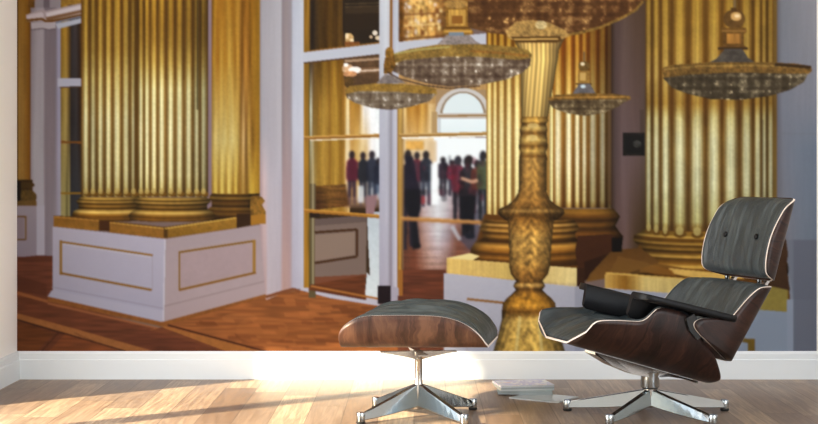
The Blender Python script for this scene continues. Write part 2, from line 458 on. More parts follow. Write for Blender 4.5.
def paint_mural():
    P = Print(); T = PY0 - 1
    LAV = (176, 170, 192)
    P.rect(0, T, 830, 360, (120, 100, 95))
    # ---- far left: gilt pilaster, lilac pier, cornice, narrow window
    P.strips([(17, T), (31, T), (31, 188), (17, 188)], [(0, [(17, (70, 42, 12)), (19, (150, 108, 40)), (24, (140, 100, 32)), (28, (138, 92, 22)), (31, (88, 56, 14))]),
             (110, [(17, (74, 48, 16)), (19, (156, 120, 58)), (24, (150, 112, 48)), (29, (132, 86, 24)), (31, (100, 66, 22))])])
    P.strips([(31, T), (62, T), (62, 262), (31, 262)], [(0, [(31, (132, 116, 122)), (38, (160, 146, 156)), (43.5, (164, 150, 160)), (45, (128, 112, 122)), (56, (124, 108, 118)), (58, (146, 138, 176)), (62, (150, 146, 186))]),
             (150, [(31, (150, 136, 146)), (35, (168, 158, 172)), (43.5, (160, 150, 164)), (45, (134, 118, 128)), (55, (132, 116, 126)), (58, (150, 142, 178)), (62, (158, 154, 196))]),
             (250, [(31, (148, 136, 152)), (38, (168, 158, 180)), (44, (176, 166, 188)), (45.5, (132, 116, 134)), (54, (140, 126, 142)), (62, (156, 148, 176))])], tex=.015)
    P.strips([(61, T), (83, T), (83, 222), (61, 222)], [(25, [(61, (138, 100, 26)), (66, (176, 134, 44)), (70, (92, 64, 22)), (72, (62, 54, 56)), (76, (74, 64, 64)), (79, (56, 40, 30)), (81, (88, 54, 16)), (83, (120, 84, 22))]),
             (120, [(61, (128, 104, 48)), (66, (170, 148, 84)), (70, (88, 70, 34)), (71, (46, 40, 40)), (77, (60, 54, 56)), (80, (52, 32, 16)), (83, (96, 66, 22))]),
             (210, [(61, (150, 140, 96)), (65, (150, 138, 88)), (67, (96, 88, 50)), (69.5, (160, 150, 100)), (71, (52, 52, 56)), (80, (58, 60, 66)), (83, (70, 56, 34))])])
    P.line([(61, 142), (82, 142.5)], 2.2, (128, 78, 26)); P.line([(61, 193.5), (82, 193.5)], 2, (140, 104, 30))
    P.rect(35, T, 60, 8, (146, 132, 140)); P.rect(44, T, 50, 8, (112, 96, 104)); P.rect(61, T, 82, 5, (150, 112, 40), tex=.2); P.rect(29, T, 35, 8, (106, 70, 22), tex=.2)
    P.poly([(26, 15), (42, 9), (46, 11), (82, 3), (82, 17), (48, 24), (44, 20), (27, 22)], (168, 150, 152))
    P.poly([(46, 13), (82, 5), (82, 9), (47, 17)], (206, 190, 196)); P.poly([(46, 17.5), (82, 10), (82, 12.5), (47, 21)], (128, 92, 62))
    P.poly([(27, 15.5), (42, 12), (44, 14), (44, 17), (27, 19)], (196, 178, 184))
    P.line([(27, 20.5), (42, 19), (47, 22), (58, 20), (82, 15)], 2.2, (112, 72, 26))
    P.poly([(31, 23), (56, 22), (56, 28), (48, 29.5), (43, 28), (32, 30)], (178, 164, 172)); P.line([(31, 30), (43, 28.5), (49, 30), (56, 29)], 1.2, (112, 96, 104))
    P.poly([(56, 24), (82, 18), (82, 23), (58, 29)], (176, 176, 204)); P.line([(56, 22.5), (82, 16.5)], 1.6, (120, 124, 158))
    P.poly([(58, 78.5), (82, 78), (82, 86), (58, 87)], (172, 168, 198)); P.line([(60, 87.6), (82, 86.8)], 1, (86, 62, 44))
    # its base, far pedestal, floor
    P.rect(17, 180, 33, 206, (66, 46, 18), tex=.3); P.disc(26, 185, 9, 3, (78, 56, 22)); P.disc(27, 197, 10, 7.5, (92, 70, 30), tex=.3)
    P.rect(17, 181, 21, 204, (26, 18, 12)); P.rect(17, 201, 37, 206, (112, 84, 40), tex=.1)
    P.rect(17, 206, 38, 258, (152, 136, 152), col2=(142, 126, 146)); P.rect(37, 206, 45, 258, (170, 160, 184))
    P.line([(17, 216.5), (26, 216.8)], 1.5, (110, 78, 34)); P.line([(26, 216), (26, 240)], 1.6, (122, 92, 44)); P.line([(17, 239.5), (26, 239.5)], 1.5, (104, 74, 34)); P.rect(17.5, 218, 24.5, 238, (140, 120, 130))
    # ---- parquet, left part
    P.poly([(17, 257), (53, 256), (53, 300), (165, 330), (270, 300), (270, 360), (17, 360)], (112, 62, 38), tex=.14, n=P.nh)
    P.poly([(17, 257.5), (40, 255), (54, 256), (54, 262), (17, 262)], (94, 50, 32), a=.8)
    P.poly([(17, 262), (52, 262), (50, 297), (17, 291)], (108, 60, 40), tex=.12, n=P.nh); P.poly([(17, 275), (47, 284), (47, 296), (17, 291)], (92, 48, 30), a=.6)
    # ---- columns of the left group
    P.rect(207, T, 215, 212, (150, 128, 138), col2=(132, 108, 118))
    P.strips([(212, T), (260.5, T), (260.5, 196), (212, 196)],
             [(0, [(212, (120, 80, 14)), (215, (166, 118, 30)), (222, (150, 100, 20)), (228, (168, 122, 36)), (233, (146, 98, 18)), (238, (176, 130, 44)), (243, (120, 76, 12)), (247, (160, 108, 26)), (250, (132, 88, 14)), (254, (150, 104, 20)), (260, (140, 100, 18))]),
              (60, [(212, (130, 88, 18)), (214.5, (182, 136, 44)), (218, (154, 104, 24)), (221.5, (186, 144, 54)), (225, (158, 110, 28)), (230, (198, 158, 66)), (235, (154, 106, 26)), (238, (188, 142, 52)), (242, (112, 70, 14)), (246, (190, 134, 50)), (249.5, (118, 76, 14)), (253, (160, 116, 30)), (260, (146, 106, 20))]),
              (140, [(212, (160, 134, 72)), (216, (198, 176, 108)), (221, (190, 166, 98)), (225, (200, 180, 112)), (228, (178, 152, 84)), (232, (204, 184, 118)), (238, (186, 158, 84)), (241, (132, 96, 40)), (243.5, (196, 164, 110)), (246, (120, 84, 36)), (249, (188, 150, 72)), (252.5, (126, 86, 22)), (256, (154, 114, 32)), (260, (142, 104, 22))]),
              (188, [(212, (150, 116, 40)), (216, (206, 178, 84)), (219, (140, 104, 34)), (222, (214, 190, 96)), (226, (140, 104, 34)), (229, (220, 196, 104)), (233, (136, 100, 30)), (236, (206, 178, 80)), (239, (124, 86, 22)), (243, (176, 140, 66)), (247, (110, 76, 22)), (250, (190, 156, 60)), (260, (150, 112, 26))])], tex=.07)
    P.flutes([(81.5, T), (138, T), (138, 197), (81.5, 197)], [86, 93, 100.6, 108.4, 117, 126, 133.6], [81.5, 89.8, 97, 104.5, 112.6, 122, 130.3, 138],
             [(-170, (196, 150, 40), (126, 78, 10)), (0, (184, 144, 50), (124, 84, 16)), (50, (192, 158, 70), (130, 90, 22)), (80, (222, 204, 128), (150, 108, 36)), (120, (238, 232, 178), (146, 110, 40)), (175, (222, 214, 160), (118, 88, 30)), (197, (196, 180, 108), (92, 60, 14))],
             env=[(82, .95), (86, .98), (92, .82), (100, 1), (118, 1), (126, .92), (133, .8), (138, .55)])
    P.rect(134.5, T, 138.3, 197, (96, 62, 12), a=.75)
    P.flutes([(137.5, T), (208.5, T), (208.5, 197), (137.5, 197)], [141, 147.2, 153.8, 161.6, 170.8, 179.5, 188.7, 196.7, 203.5], [138, 144, 150.5, 157.8, 166, 175, 184.2, 193, 200, 208],
             [(-170, (196, 150, 40), (120, 74, 10)), (0, (186, 144, 46), (116, 78, 16)), (25, (168, 128, 42), (118, 82, 18)), (42, (172, 136, 52), (124, 86, 20)), (62, (204, 172, 86), (134, 96, 24)), (90, (238, 230, 168), (152, 116, 44)), (130, (240, 234, 182), (146, 110, 42)), (175, (232, 222, 166), (124, 94, 32)), (197, (204, 186, 108), (90, 60, 14))],
             env=[(138, .8), (141, 1), (170, 1), (180, .95), (190, .88), (198, .78), (203, .74), (208, .66)], tex=.07)
    for gx in (166, 175, 184.2, 193):
        P.line([(gx, -178), (gx, 80)], 1.6, (88, 54, 10), a=.55)
    P.line([(197.6, -178), (197.6, 110)], 1.4, (64, 52, 26), a=.8)
    for cx, xs in ((110, [86, 93, 100.6, 108.4, 117, 126, 133.6]), (172, [141, 147.2, 153.8, 161.6, 170.8, 179.5, 188.7, 196.7, 203.5])):
        for v in xs:
            P.disc(v + 1.6, 194, 3.6, 2.6, (112, 78, 22)); P.disc(v, 191.3, 2.4, 3.2, (184, 160, 92), a=.8)
    env = [(-1, .55), (-.8, .95), (-.45, 1.12), (-.1, 1.05), (.3, 1), (.7, .82), (1, .5)]
    P.rings(236, [(192, 24), (195, 26), (198, 27), (200, 24), (205, 24), (208, 28), (214, 30), (219, 29)], 2, [(192, (130, 94, 30)), (194, (70, 44, 10)), (196.5, (158, 120, 44)), (198.5, (70, 42, 10)), (202, (116, 80, 26)), (204.5, (60, 36, 8)), (207, (140, 100, 34)), (209.5, (84, 52, 12)), (212, (122, 84, 26)), (215, (66, 40, 10)), (219, (48, 28, 8))], [(-1, .8), (0, .95), (.5, .75), (.55, .5), (.8, .6), (1, .8)])
    P.poly([(252, 196), (261, 196), (264, 200), (266, 214), (252, 216)], (132, 94, 30), tex=.25)
    P.rings(109, [(195, 28), (198, 31), (200.5, 33), (203, 30), (207, 30), (210, 35), (214, 37), (219, 36)], 2.5, [(194, (96, 64, 16)), (196.5, (196, 160, 74)), (198.3, (84, 54, 12)), (199.8, (190, 154, 72)), (201.5, (74, 46, 10)), (204, (150, 112, 40)), (206.3, (70, 42, 8)), (208, (170, 132, 52)), (210, (226, 190, 108)), (212, (170, 124, 42)), (214.5, (104, 66, 14)), (216.5, (128, 86, 24)), (219, (64, 38, 8))], env)
    P.rings(172, [(195, 34), (198, 38), (200.5, 39), (203, 35), (207, 35), (211, 41), (215, 43.5), (219, 42)], 3, [(194, (90, 60, 14)), (196.5, (190, 154, 68)), (198.5, (78, 50, 12)), (200.3, (186, 150, 70)), (202, (66, 42, 8)), (204.5, (140, 104, 38)), (206.8, (62, 38, 8)), (208.5, (160, 122, 46)), (210.5, (206, 170, 92)), (212.5, (150, 108, 36)), (215, (92, 58, 12)), (217, (130, 88, 26)), (220, (60, 36, 8))], env)
    # gilt plinths and the white pedestal
    P.poly([(54, 215.5), (82, 217), (110, 221), (165, 227), (236, 217), (251, 217), (266, 214), (266, 223), (165, 236.5), (54, 226)], (96, 62, 18))
    P.poly([(54, 216), (99, 220), (99, 231), (54, 226.5)], (136, 92, 30), col2=(150, 106, 38), tex=.1); P.line([(54, 216.6), (99, 220.6)], 1.2, (180, 132, 54))
    P.rect(100, 221, 110, 231, (74, 42, 16)); P.poly([(110, 222), (165, 229), (165, 238.5), (110, 232.5)], (142, 98, 34), tex=.12); P.line([(110, 222.5), (165, 228.6)], 1.2, (190, 148, 66))
    P.poly([(165, 229), (237, 218), (237, 228), (165, 238.5)], (150, 110, 36), col2=(128, 92, 28), tex=.12); P.rect(164, 228, 168, 238, (70, 46, 14), a=.8)
    P.line([(165, 228.6), (237, 217.6)], 1.3, (196, 160, 76)); P.poly([(237, 214), (251, 214), (251, 225), (237, 228)], (58, 34, 14)); P.poly([(251, 216), (266, 214.5), (266, 223), (251, 225.5)], (160, 112, 34))
    P.poly([(52.5, 226.5), (99, 231.5), (165, 239), (164, 318), (162, 322), (47.5, 301), (48, 296), (53, 293)], (172, 162, 190), col2=(160, 152, 184), tex=.008)
    P.poly([(165, 239), (266, 224), (266, 293), (162, 322.5), (164, 316)], (158, 140, 146), col2=(166, 146, 150), tex=.012)
    P.poly([(165, 306), (266, 282), (267, 294), (162, 322.5)], (164, 144, 148)); P.line([(165, 306), (266, 281)], .8, (140, 118, 122))
    P.poly([(52, 290), (164, 311), (162, 322.5), (47.5, 301), (48, 296)], (168, 160, 190)); P.line([(52, 287), (164, 308.5)], .8, (146, 136, 164))
    P.line([(165, 239), (163.5, 321)], 1.4, (190, 180, 204))
    P.line([(61, 240.5), (61, 275)], 2.2, (146, 108, 44)); P.line([(60, 241.6), (153, 255.3)], 1.9, (142, 104, 46)); P.line([(60, 273), (152, 290)], 2.1, (136, 96, 36)); P.line([(152.5, 256), (152.5, 289)], .8, (150, 136, 150))
    P.line([(63, 244), (151, 257)], .8, (190, 182, 206)); P.line([(179.5, 252), (179.5, 290)], 1.8, (128, 94, 44)); P.line([(179, 252.3), (255, 240.8)], 1.9, (128, 92, 36))
    P.line([(254.3, 240), (254.3, 273)], 2.8, (150, 112, 50)); P.line([(179, 290), (256, 272.5)], 2.2, (130, 90, 36)); P.poly([(181, 254), (252.8, 243), (252.8, 271), (181, 287.5)], (160, 138, 142), tex=.02)
    # floor borders
    P.poly([(48, 296.5), (162, 322), (266, 294), (270, 294), (270, 297), (162, 326.5), (48, 301.5)], (138, 86, 38), tex=.1)
    P.poly([(48, 302), (160, 327.5), (160, 330), (48, 304.5)], (166, 104, 62), a=.7)
    P.poly([(17, 291), (48, 300), (48, 303), (17, 294.5)], (154, 94, 52))
    P.poly([(17, 313), (80, 330), (150, 350), (156, 352), (130, 352), (17, 319)], (160, 102, 54), tex=.08); P.line([(17, 319.5), (128, 352)], 1.3, (62, 32, 22))
    P.line([(60, 331), (41, 352)], 1.2, (84, 44, 26)); P.line([(75, 333), (100, 344)], 1, (90, 48, 28), a=.5)
    P.poly([(17, 321), (55, 333), (36, 352), (17, 352)], (118, 66, 32), tex=.15, n=P.nh); P.poly([(65, 334), (120, 350), (118, 352), (48, 352)], (130, 72, 38), tex=.15, n=P.nh)
    # ---- parquet, middle part
    P.poly([(164, 326), (268, 296), (300, 290), (380, 306), (400, 306), (400, 352), (256, 352)], (146, 88, 44), tex=.14, n=P.nh)
    rnd = np.random.RandomState(3)
    for i in range(64):
        bx = rnd.uniform(190, 385); by = rnd.uniform(298, 350); l = rnd.uniform(10, 26)
        if by < 330 - (bx - 164) * .29: continue
        c = [(166, 102, 52), (124, 70, 34), (176, 108, 56), (136, 80, 36), (112, 62, 30)][rnd.randint(5)]
        P.poly([(bx, by), (bx + l, by + l * .04), (bx + l + 2, by + 4), (bx + 1, by + 3.6)], c, a=.55)
    P.disc(262, 330, 26, 14, (176, 110, 56), a=.22); P.disc(240, 318, 18, 5, (186, 120, 66), a=.25)
    P.poly([(165, 326), (180, 330), (270, 352), (228, 352), (150, 330)], (160, 102, 48), tex=.08); P.line([(168, 325), (268, 352)], 1.6, (72, 34, 20))
    P.poly([(162, 327), (170, 330), (228, 352), (160, 352), (120, 340)], (108, 58, 36), tex=.12, n=P.nh, a=.8)
    # ---- lilac wall between pilaster and window
    P.strips([(260, T), (305, T), (305, 289), (292, 289), (266, 300), (260, 230)],
             [(0, [(260, (140, 126, 122)), (262, (160, 152, 162)), (272, (168, 160, 172)), (281, (176, 168, 182)), (282.5, (136, 124, 130)), (286, (146, 132, 134)), (291, (146, 134, 142)), (293, (178, 178, 204)), (304, (190, 190, 214))]),
              (130, [(260, (142, 128, 128)), (262, (164, 156, 172)), (272, (168, 158, 174)), (281, (178, 168, 182)), (282.5, (138, 124, 130)), (286, (156, 138, 140)), (291, (150, 136, 144)), (293, (182, 180, 206)), (304, (186, 184, 210))]),
              (180, [(260, (160, 136, 140)), (264, (196, 172, 172)), (270, (176, 164, 182)), (281, (176, 166, 186)), (283, (160, 136, 138)), (291, (160, 138, 142)), (293, (176, 170, 196)), (304, (184, 180, 206))]),
              (280, [(260, (156, 132, 140)), (266, (176, 150, 150)), (268, (180, 164, 180)), (280, (176, 160, 176)), (283, (172, 142, 136)), (290, (168, 140, 140)), (293, (168, 160, 188)), (304, (178, 172, 200))])], tex=.015)
    P.line([(266, 297), (282, 292), (294, 289), (300, 292)], 3, (126, 76, 44))
    P.poly([(250, 197), (262, 197), (265, 201), (262, 205), (266, 212), (266, 224), (251, 224)], (128, 92, 32), tex=.3); P.poly([(251, 215.5), (266, 214), (266, 223), (251, 225.5)], (160, 112, 34))
    # ---- tall mirror window with gilt glazing bars (304 - 380)
    P.rect(304, T, 381, 292, (60, 40, 20))
    P.poly([(300, 290), (304, 284), (380, 298), (380, 306), (330, 298)], (178, 172, 198))
    P.strips([(309, T), (345, T), (345, 52), (309, 56)], [(0, [(309, (96, 70, 26)), (312, (40, 30, 24)), (316, (64, 46, 24)), (321, (86, 60, 18)), (326, (70, 46, 12)), (331, (98, 68, 18)), (336, (78, 52, 14)), (341, (104, 74, 26)), (344, (70, 48, 20))])], tex=.12)
    P.poly([(343, T), (380, T), (380, 42), (347, 46), (343, 30)], (48, 36, 24))
    for yy in (-100, -60, -40, -8, 3, 6, 10.5): P.line([(345, yy + 1), (380, yy)], 1.2, (88, 70, 46))
    P.poly([(345, 8), (380, 6), (380, 13), (345, 14)], (66, 50, 32)); P.rect(345, 14, 380, 30, (52, 38, 24))
    P.disc(349.5, 39, 4.5, 6, (214, 172, 112), tex=.4, n=20); P.disc(347, 36, 2, 3, (240, 214, 170)); P.disc(352, 41, 2, 2.4, (244, 222, 180)); P.rect(345, 42, 360, 46, (150, 92, 42), tex=.3)
    P.disc(375, 33, 2.6, 2.6, (224, 208, 190)); P.disc(371, 37, 1.6, 1.6, (200, 170, 140)); P.disc(378, 38, 3, 2.2, (214, 190, 160))
    P.strips([(309, 60), (350, 57), (350, 214), (309, 214)],
             [(62, [(309, (64, 46, 28)), (312, (90, 70, 50)), (315, (104, 76, 30)), (320, (88, 60, 12)), (325, (140, 104, 30)), (329, (104, 70, 14)), (334, (158, 118, 36)), (339, (118, 80, 16)), (345, (128, 90, 34)), (350, (120, 84, 36))]),
              (110, [(309, (176, 176, 150)), (311.5, (196, 196, 180)), (313, (120, 92, 40)), (318, (146, 108, 34)), (324, (176, 138, 56)), (330, (150, 110, 36)), (336, (178, 138, 50)), (341, (140, 100, 26)), (345, (160, 118, 50)), (350, (200, 170, 120))]),
              (175, [(309, (120, 108, 82)), (313, (156, 134, 84)), (318, (146, 112, 40)), (324, (176, 138, 56)), (330, (146, 108, 34)), (336, (176, 138, 54)), (341, (140, 102, 30)), (346, (180, 140, 70)), (350, (210, 180, 130))])], tex=.07)
    P.rect(345, 56, 381, 205, (150, 112, 56), tex=.15, n=P.nv)
    P.poly([(344, 58), (381, 55), (381, 82), (352, 88), (344, 80)], (96, 70, 46), tex=.2); P.poly([(345, 60), (381, 57.5), (381, 60), (345, 62.5)], (170, 140, 112)); P.poly([(357, 68), (381, 67), (381, 72), (360, 74)], (128, 96, 66))
    P.disc(348, 69, 6, 5, (210, 168, 128), tex=.3); P.disc(346, 65, 2.4, 2, (255, 246, 238)); P.disc(355, 70, 6.5, 3.4, (252, 240, 232)); P.disc(350, 74, 7, 3, (196, 140, 96), tex=.3); P.line([(360, 71), (380, 70)], 1.6, (214, 190, 170))
    P.disc(349, 82, 5, 6, (96, 70, 34), tex=.3)
    P.strips([(345, 96), (381, 96), (381, 200), (345, 200)], [(100, [(345, (180, 134, 54)), (348, (238, 220, 172)), (350, (170, 122, 48)), (355, (176, 128, 44)), (359, (150, 104, 36)), (362, (214, 190, 150)), (364, (228, 228, 232)), (381, (236, 240, 246))]),
             (150, [(345, (196, 160, 96)), (348, (240, 224, 190)), (351, (196, 150, 80)), (357, (206, 168, 98)), (362, (226, 200, 150)), (366, (210, 176, 120)), (371, (236, 232, 230)), (381, (236, 240, 248))])])
    for (x, w_, tp, y0, lg) in ((352, 10, (110, 22, 50), 151, (52, 34, 56)), (363, 9, (30, 34, 56), 152, (40, 42, 66)), (372, 10, (38, 44, 78), 151, (40, 50, 86)), (378, 7, (34, 40, 72), 158, (46, 60, 100))):
        P.person(x, y0, 206, w_, tp, lg, head=(36, 26, 36))
    P.rect(345, 197, 381, 208, (150, 118, 100), a=.5); P.rect(358, 186, 364, 203, (226, 232, 240), a=.7)
    P.strips([(316, 186), (346, 184), (349, 206), (316, 210)], [(186, [(316, (92, 60, 20)), (330, (126, 88, 36)), (346, (104, 70, 30))]), (206, [(316, (70, 40, 20)), (330, (110, 74, 30)), (346, (96, 60, 26))])], tex=.2, n=P.nh)
    P.rect(309, 184, 316, 298, (104, 88, 62), col2=(96, 84, 56)); P.rect(312.5, 140, 314, 290, (190, 184, 150), a=.6)
    P.poly([(315, 219), (367, 215), (366, 278), (315, 284)], (120, 102, 94)); P.poly([(315, 219), (367, 215), (367, 222), (315, 226)], (98, 82, 78), a=.8)
    P.line([(315, 232.5), (357, 229.5), (357, 256.5), (315, 263)], 2.4, (74, 46, 26)); P.poly([(315, 235), (355, 232), (355, 254.5), (315, 261)], (134, 114, 102))
    P.poly([(315, 277), (369, 274), (369, 277), (315, 286)], (120, 72, 48)); P.rect(309, 211, 320, 218, (44, 30, 22))
    P.poly([(309, 285), (365, 275), (367, 294), (366, 300), (309, 290)], (100, 54, 28), tex=.15, n=P.nh)
    P.poly([(367, 212), (380, 212), (380, 300), (365, 296), (367, 272), (370, 276), (368, 240)], (176, 184, 206), tex=.04, col2=(206, 212, 226)); P.poly([(366, 196), (378, 194), (374, 214), (366, 216)], (146, 112, 116))
    P.line([(311, 286), (380, 299)], 2, (166, 108, 48))
    P.rect(304, T, 309.5, 288, (154, 112, 34), tex=.16, n=P.nv); P.line([(309.3, 60), (309.3, 287)], .8, (92, 78, 22))
    P.line([(304, 138), (380, 135.5)], 3.4, (150, 104, 46)); P.line([(304, 136.8), (380, 134.4)], 1, (214, 168, 92)); P.line([(310, 140.3), (380, 138)], 1.2, (228, 214, 196))
    P.line([(304, 210.5), (380, 216.5)], 3.6, (160, 108, 36)); P.line([(304, 209.4), (380, 215.4)], 1, (206, 152, 66))
    P.line([(309, 51.4), (380, 42.8)], 2, (140, 96, 36)); P.poly([(303, 52.5), (380, 43.5), (380, 54), (303, 62.5)], (184, 184, 208)); P.line([(304, 63.2), (380, 54.8)], 1.4, (90, 64, 40))
    # ---- white mullion and the door to the next hall
    P.strips([(379.5, T), (399, T), (399, 304), (379.5, 300)], [(0, [(379.5, (192, 190, 208)), (386, (204, 204, 222)), (389.5, (196, 192, 208)), (390.3, (132, 88, 36)), (392, (146, 98, 40)), (393, (176, 172, 196)), (399, (196, 200, 226))]),
             (52, [(379.5, (184, 182, 202)), (386, (200, 200, 220)), (389, (196, 192, 208)), (390.3, (140, 96, 40)), (392, (150, 104, 46)), (393, (176, 172, 196)), (399, (196, 200, 226))]),
             (100, [(379.5, (176, 174, 200)), (387, (184, 182, 206)), (389, (166, 162, 184)), (391.5, (148, 142, 160)), (393, (176, 172, 198)), (396, (190, 186, 210)), (399, (180, 172, 190))]),
             (290, [(379.5, (160, 152, 180)), (387, (170, 162, 190)), (389, (156, 146, 168)), (391, (136, 124, 146)), (393, (172, 162, 190)), (396, (186, 178, 202)), (399, (160, 150, 170))])], tex=.015)
    P.strips([(399, T), (446, T), (446, 40), (399, 44)], [(0, [(397, (88, 50, 12)), (402, (110, 70, 20)), (404, (150, 104, 50)), (408, (196, 150, 84)), (420, (214, 170, 96)), (435, (190, 140, 70)), (446, (120, 80, 36))])], tex=.3, n=P.n3)
    for k in range(60):
        P.disc(rnd.uniform(405, 443), rnd.uniform(0, 38), rnd.uniform(.8, 2), rnd.uniform(1, 3), [(255, 226, 160), (120, 70, 30), (250, 210, 130), (226, 214, 220)][rnd.randint(4)], a=.75, n=10)
    for xx in (407, 414, 421, 428, 436): P.line([(xx, 6), (xx - .5, 37)], 1, (140, 84, 34), a=.7)
    P.line([(404, 15), (440, 13)], 1.4, (126, 80, 40)); P.line([(404, 26), (440, 24)], 1.4, (240, 200, 130)); P.line([(400, 39), (446, 36)], 1.8, (112, 70, 30))
    P.poly([(398, 42), (500, 32), (500, 46), (398, 54)], (188, 186, 208)); P.line([(398, 54), (500, 46)], 1.2, (120, 100, 96))
    # bright hall seen through the door
    P.rect(399, 52, 488, 136, (182, 142, 88), tex=.12, n=P.nv)
    P.strips([(402, 104), (440, 104), (440, 205), (402, 205)], [(108, [(402, (198, 150, 76)), (405, (230, 196, 130)), (408, (176, 122, 40)), (413, (196, 142, 56)), (418, (168, 112, 34)), (422, (214, 164, 76)), (426, (176, 126, 50)), (430, (210, 178, 124)), (436, (190, 152, 100)), (440, (160, 130, 96))]),
             (150, [(402, (214, 176, 120)), (410, (216, 180, 130)), (420, (226, 186, 120)), (430, (220, 190, 146)), (440, (236, 232, 226))])])
    P.rect(436, 90, 487, 122, (164, 134, 98)); P.disc(463, 114, 27.5, 26, (196, 190, 186)); P.disc(463, 115, 23, 23.5, (150, 130, 108)); P.disc(463, 115, 20.5, 22, (214, 224, 232))
    P.rect(438, 113.5, 487, 120, (190, 180, 170)); P.line([(438, 116), (487, 115.5)], 1.6, (150, 112, 66)); P.rect(437, 119, 487, 135, (228, 236, 246), col2=(218, 228, 240)); P.rect(432, 112, 437.5, 135, (178, 146, 100)); P.rect(438, 119, 441, 135, (196, 200, 210))
    P.rect(399, 138, 487, 206, (236, 240, 246)); P.poly([(402, 138), (434, 138), (433, 168), (402, 180)], (226, 196, 150), a=.9, tex=.1)
    P.rect(406, 141, 424, 150, (222, 168, 84), tex=.2); P.rect(428, 141, 437, 162, (210, 180, 140), a=.8)
    P.rect(398, 190, 488, 300, (176, 152, 150), col2=(140, 88, 62), tex=.1, n=P.nh)
    P.strips([(402, 192), (488, 192), (488, 300), (402, 300)], [(195, [(402, (96, 66, 60)), (416, (150, 110, 98)), (424, (200, 186, 190)), (438, (224, 226, 236)), (452, (176, 158, 164)), (470, (150, 140, 160)), (488, (190, 190, 206))]),
             (235, [(402, (104, 66, 50)), (414, (112, 66, 48)), (424, (170, 138, 130)), (438, (196, 188, 200)), (448, (156, 138, 146)), (458, (120, 76, 60)), (475, (116, 96, 104)), (488, (160, 150, 160))]),
             (275, [(402, (100, 56, 38)), (416, (118, 66, 44)), (430, (160, 118, 100)), (442, (150, 108, 90)), (452, (128, 76, 52)), (470, (120, 66, 42)), (488, (120, 70, 50))]),
             (300, [(402, (96, 50, 32)), (430, (132, 84, 62)), (450, (112, 64, 44)), (488, (104, 58, 38))])], tex=.1, n=P.nh)
    P.poly([(468, 214), (484, 206), (488, 232), (470, 250), (460, 240)], (66, 66, 96), a=.55); P.line([(478, 220), (487, 236)], 3, (210, 222, 240), a=.8); P.line([(452, 226), (460, 240)], 4, (196, 210, 232), a=.6)
    pe = [(408, 150, 250, 12, (34, 26, 44), (34, 32, 52)), (417, 152, 206, 9, (120, 34, 52), (58, 44, 60)), (426, 151, 207, 11, (40, 46, 74), (56, 60, 86)),
          (443, 157, 196, 9, (52, 34, 56), (44, 40, 58)), (452, 160, 196, 9, (150, 30, 48), (50, 44, 66)), (458, 156, 222, 12, (160, 30, 46), (34, 30, 42)),
          (468, 156, 236, 15, (40, 36, 44), (26, 26, 36)), (477, 160, 214, 11, (120, 60, 50), (70, 36, 44)), (483, 151, 222, 11, (84, 92, 64), (36, 40, 48))]
    for x, y0, y1, w_, tp, lg in pe: P.person(x, y0, y1, w_, tp, lg, head=(34, 28, 34))
    for k in range(70):
        bx = rnd.uniform(404, 484)
        if 430 < bx < 440: continue
        P.disc(bx, rnd.uniform(158, 200), rnd.uniform(1.2, 3.2), rnd.uniform(2, 6), [(40, 34, 50), (120, 34, 46), (60, 62, 84), (84, 50, 56), (30, 28, 38)][rnd.randint(5)], a=.4, n=10)
    P.poly([(405, 156), (413, 157), (417, 180), (422, 200), (419, 212), (412, 205), (406, 196)], (36, 32, 54), tex=.2); P.poly([(406, 190), (421, 190), (421, 208), (417, 222), (420, 246), (413, 250), (412, 224), (405, 205)], (26, 26, 38)); P.disc(417, 246, 4, 2.6, (22, 20, 28)); P.disc(423, 200, 2.5, 5, (150, 62, 66))
    P.line([(461, 178), (472, 182), (478, 180)], 3.2, (206, 160, 130)); P.disc(469, 159.5, 4, 4.4, (46, 38, 40)); P.poly([(460, 196), (476, 196), (474, 214), (468, 236), (461, 220)], (24, 24, 34)); P.disc(470, 236, 5, 3, (28, 30, 48))
    P.rect(431, 164, 438.5, 205, (240, 242, 248), a=.85); P.rect(399, 150, 404, 215, (150, 140, 150), a=.5)
    P.strips([(397.5, 104), (404, 104), (404, 296), (397.5, 296)], [(104, [(397.5, (150, 118, 60)), (400, (196, 158, 84)), (402.5, (176, 140, 74)), (404, (150, 124, 90))]), (290, [(397.5, (140, 96, 30)), (400, (190, 144, 58)), (402, (110, 74, 40)), (404, (116, 96, 86))])])
    P.line([(399, 135.5), (487, 133.6)], 3.4, (158, 118, 62)); P.line([(399, 134.4), (487, 132.6)], 1, (206, 170, 110)); P.line([(402, 138), (487, 136)], 1.2, (250, 246, 240))
    P.line([(401, 218.5), (480, 222.5), (486, 224)], 4, (170, 116, 60)); P.line([(401, 217.4), (480, 221.5)], 1.2, (216, 162, 96))
    P.rect(378, 286, 391, 304, (34, 20, 26)); P.poly([(391, 286), (400, 288), (400, 304), (391, 304)], (164, 154, 180)); P.rect(399, 270, 403.5, 302, (156, 102, 40)); P.rect(403, 270, 446, 305, (104, 56, 36), tex=.16, n=P.nh)
    # ---- gilt columns behind the lamp stand (487 - 612)
    P.flutes([(486.5, T), (556, T), (556, 222), (486.5, 222)], [489.5, 494.5, 501.5, 509, 517, 526, 535, 544, 552], [486, 492.5, 498, 505, 513, 521, 530, 540, 548, 556],
             [(-170, (190, 140, 36), (120, 70, 8)), (40, (196, 150, 50), (126, 78, 14)), (95, (238, 214, 138), (176, 128, 48)), (130, (244, 232, 170), (184, 142, 66)), (200, (240, 226, 158), (160, 118, 48)), (222, (206, 176, 100), (118, 76, 22))])
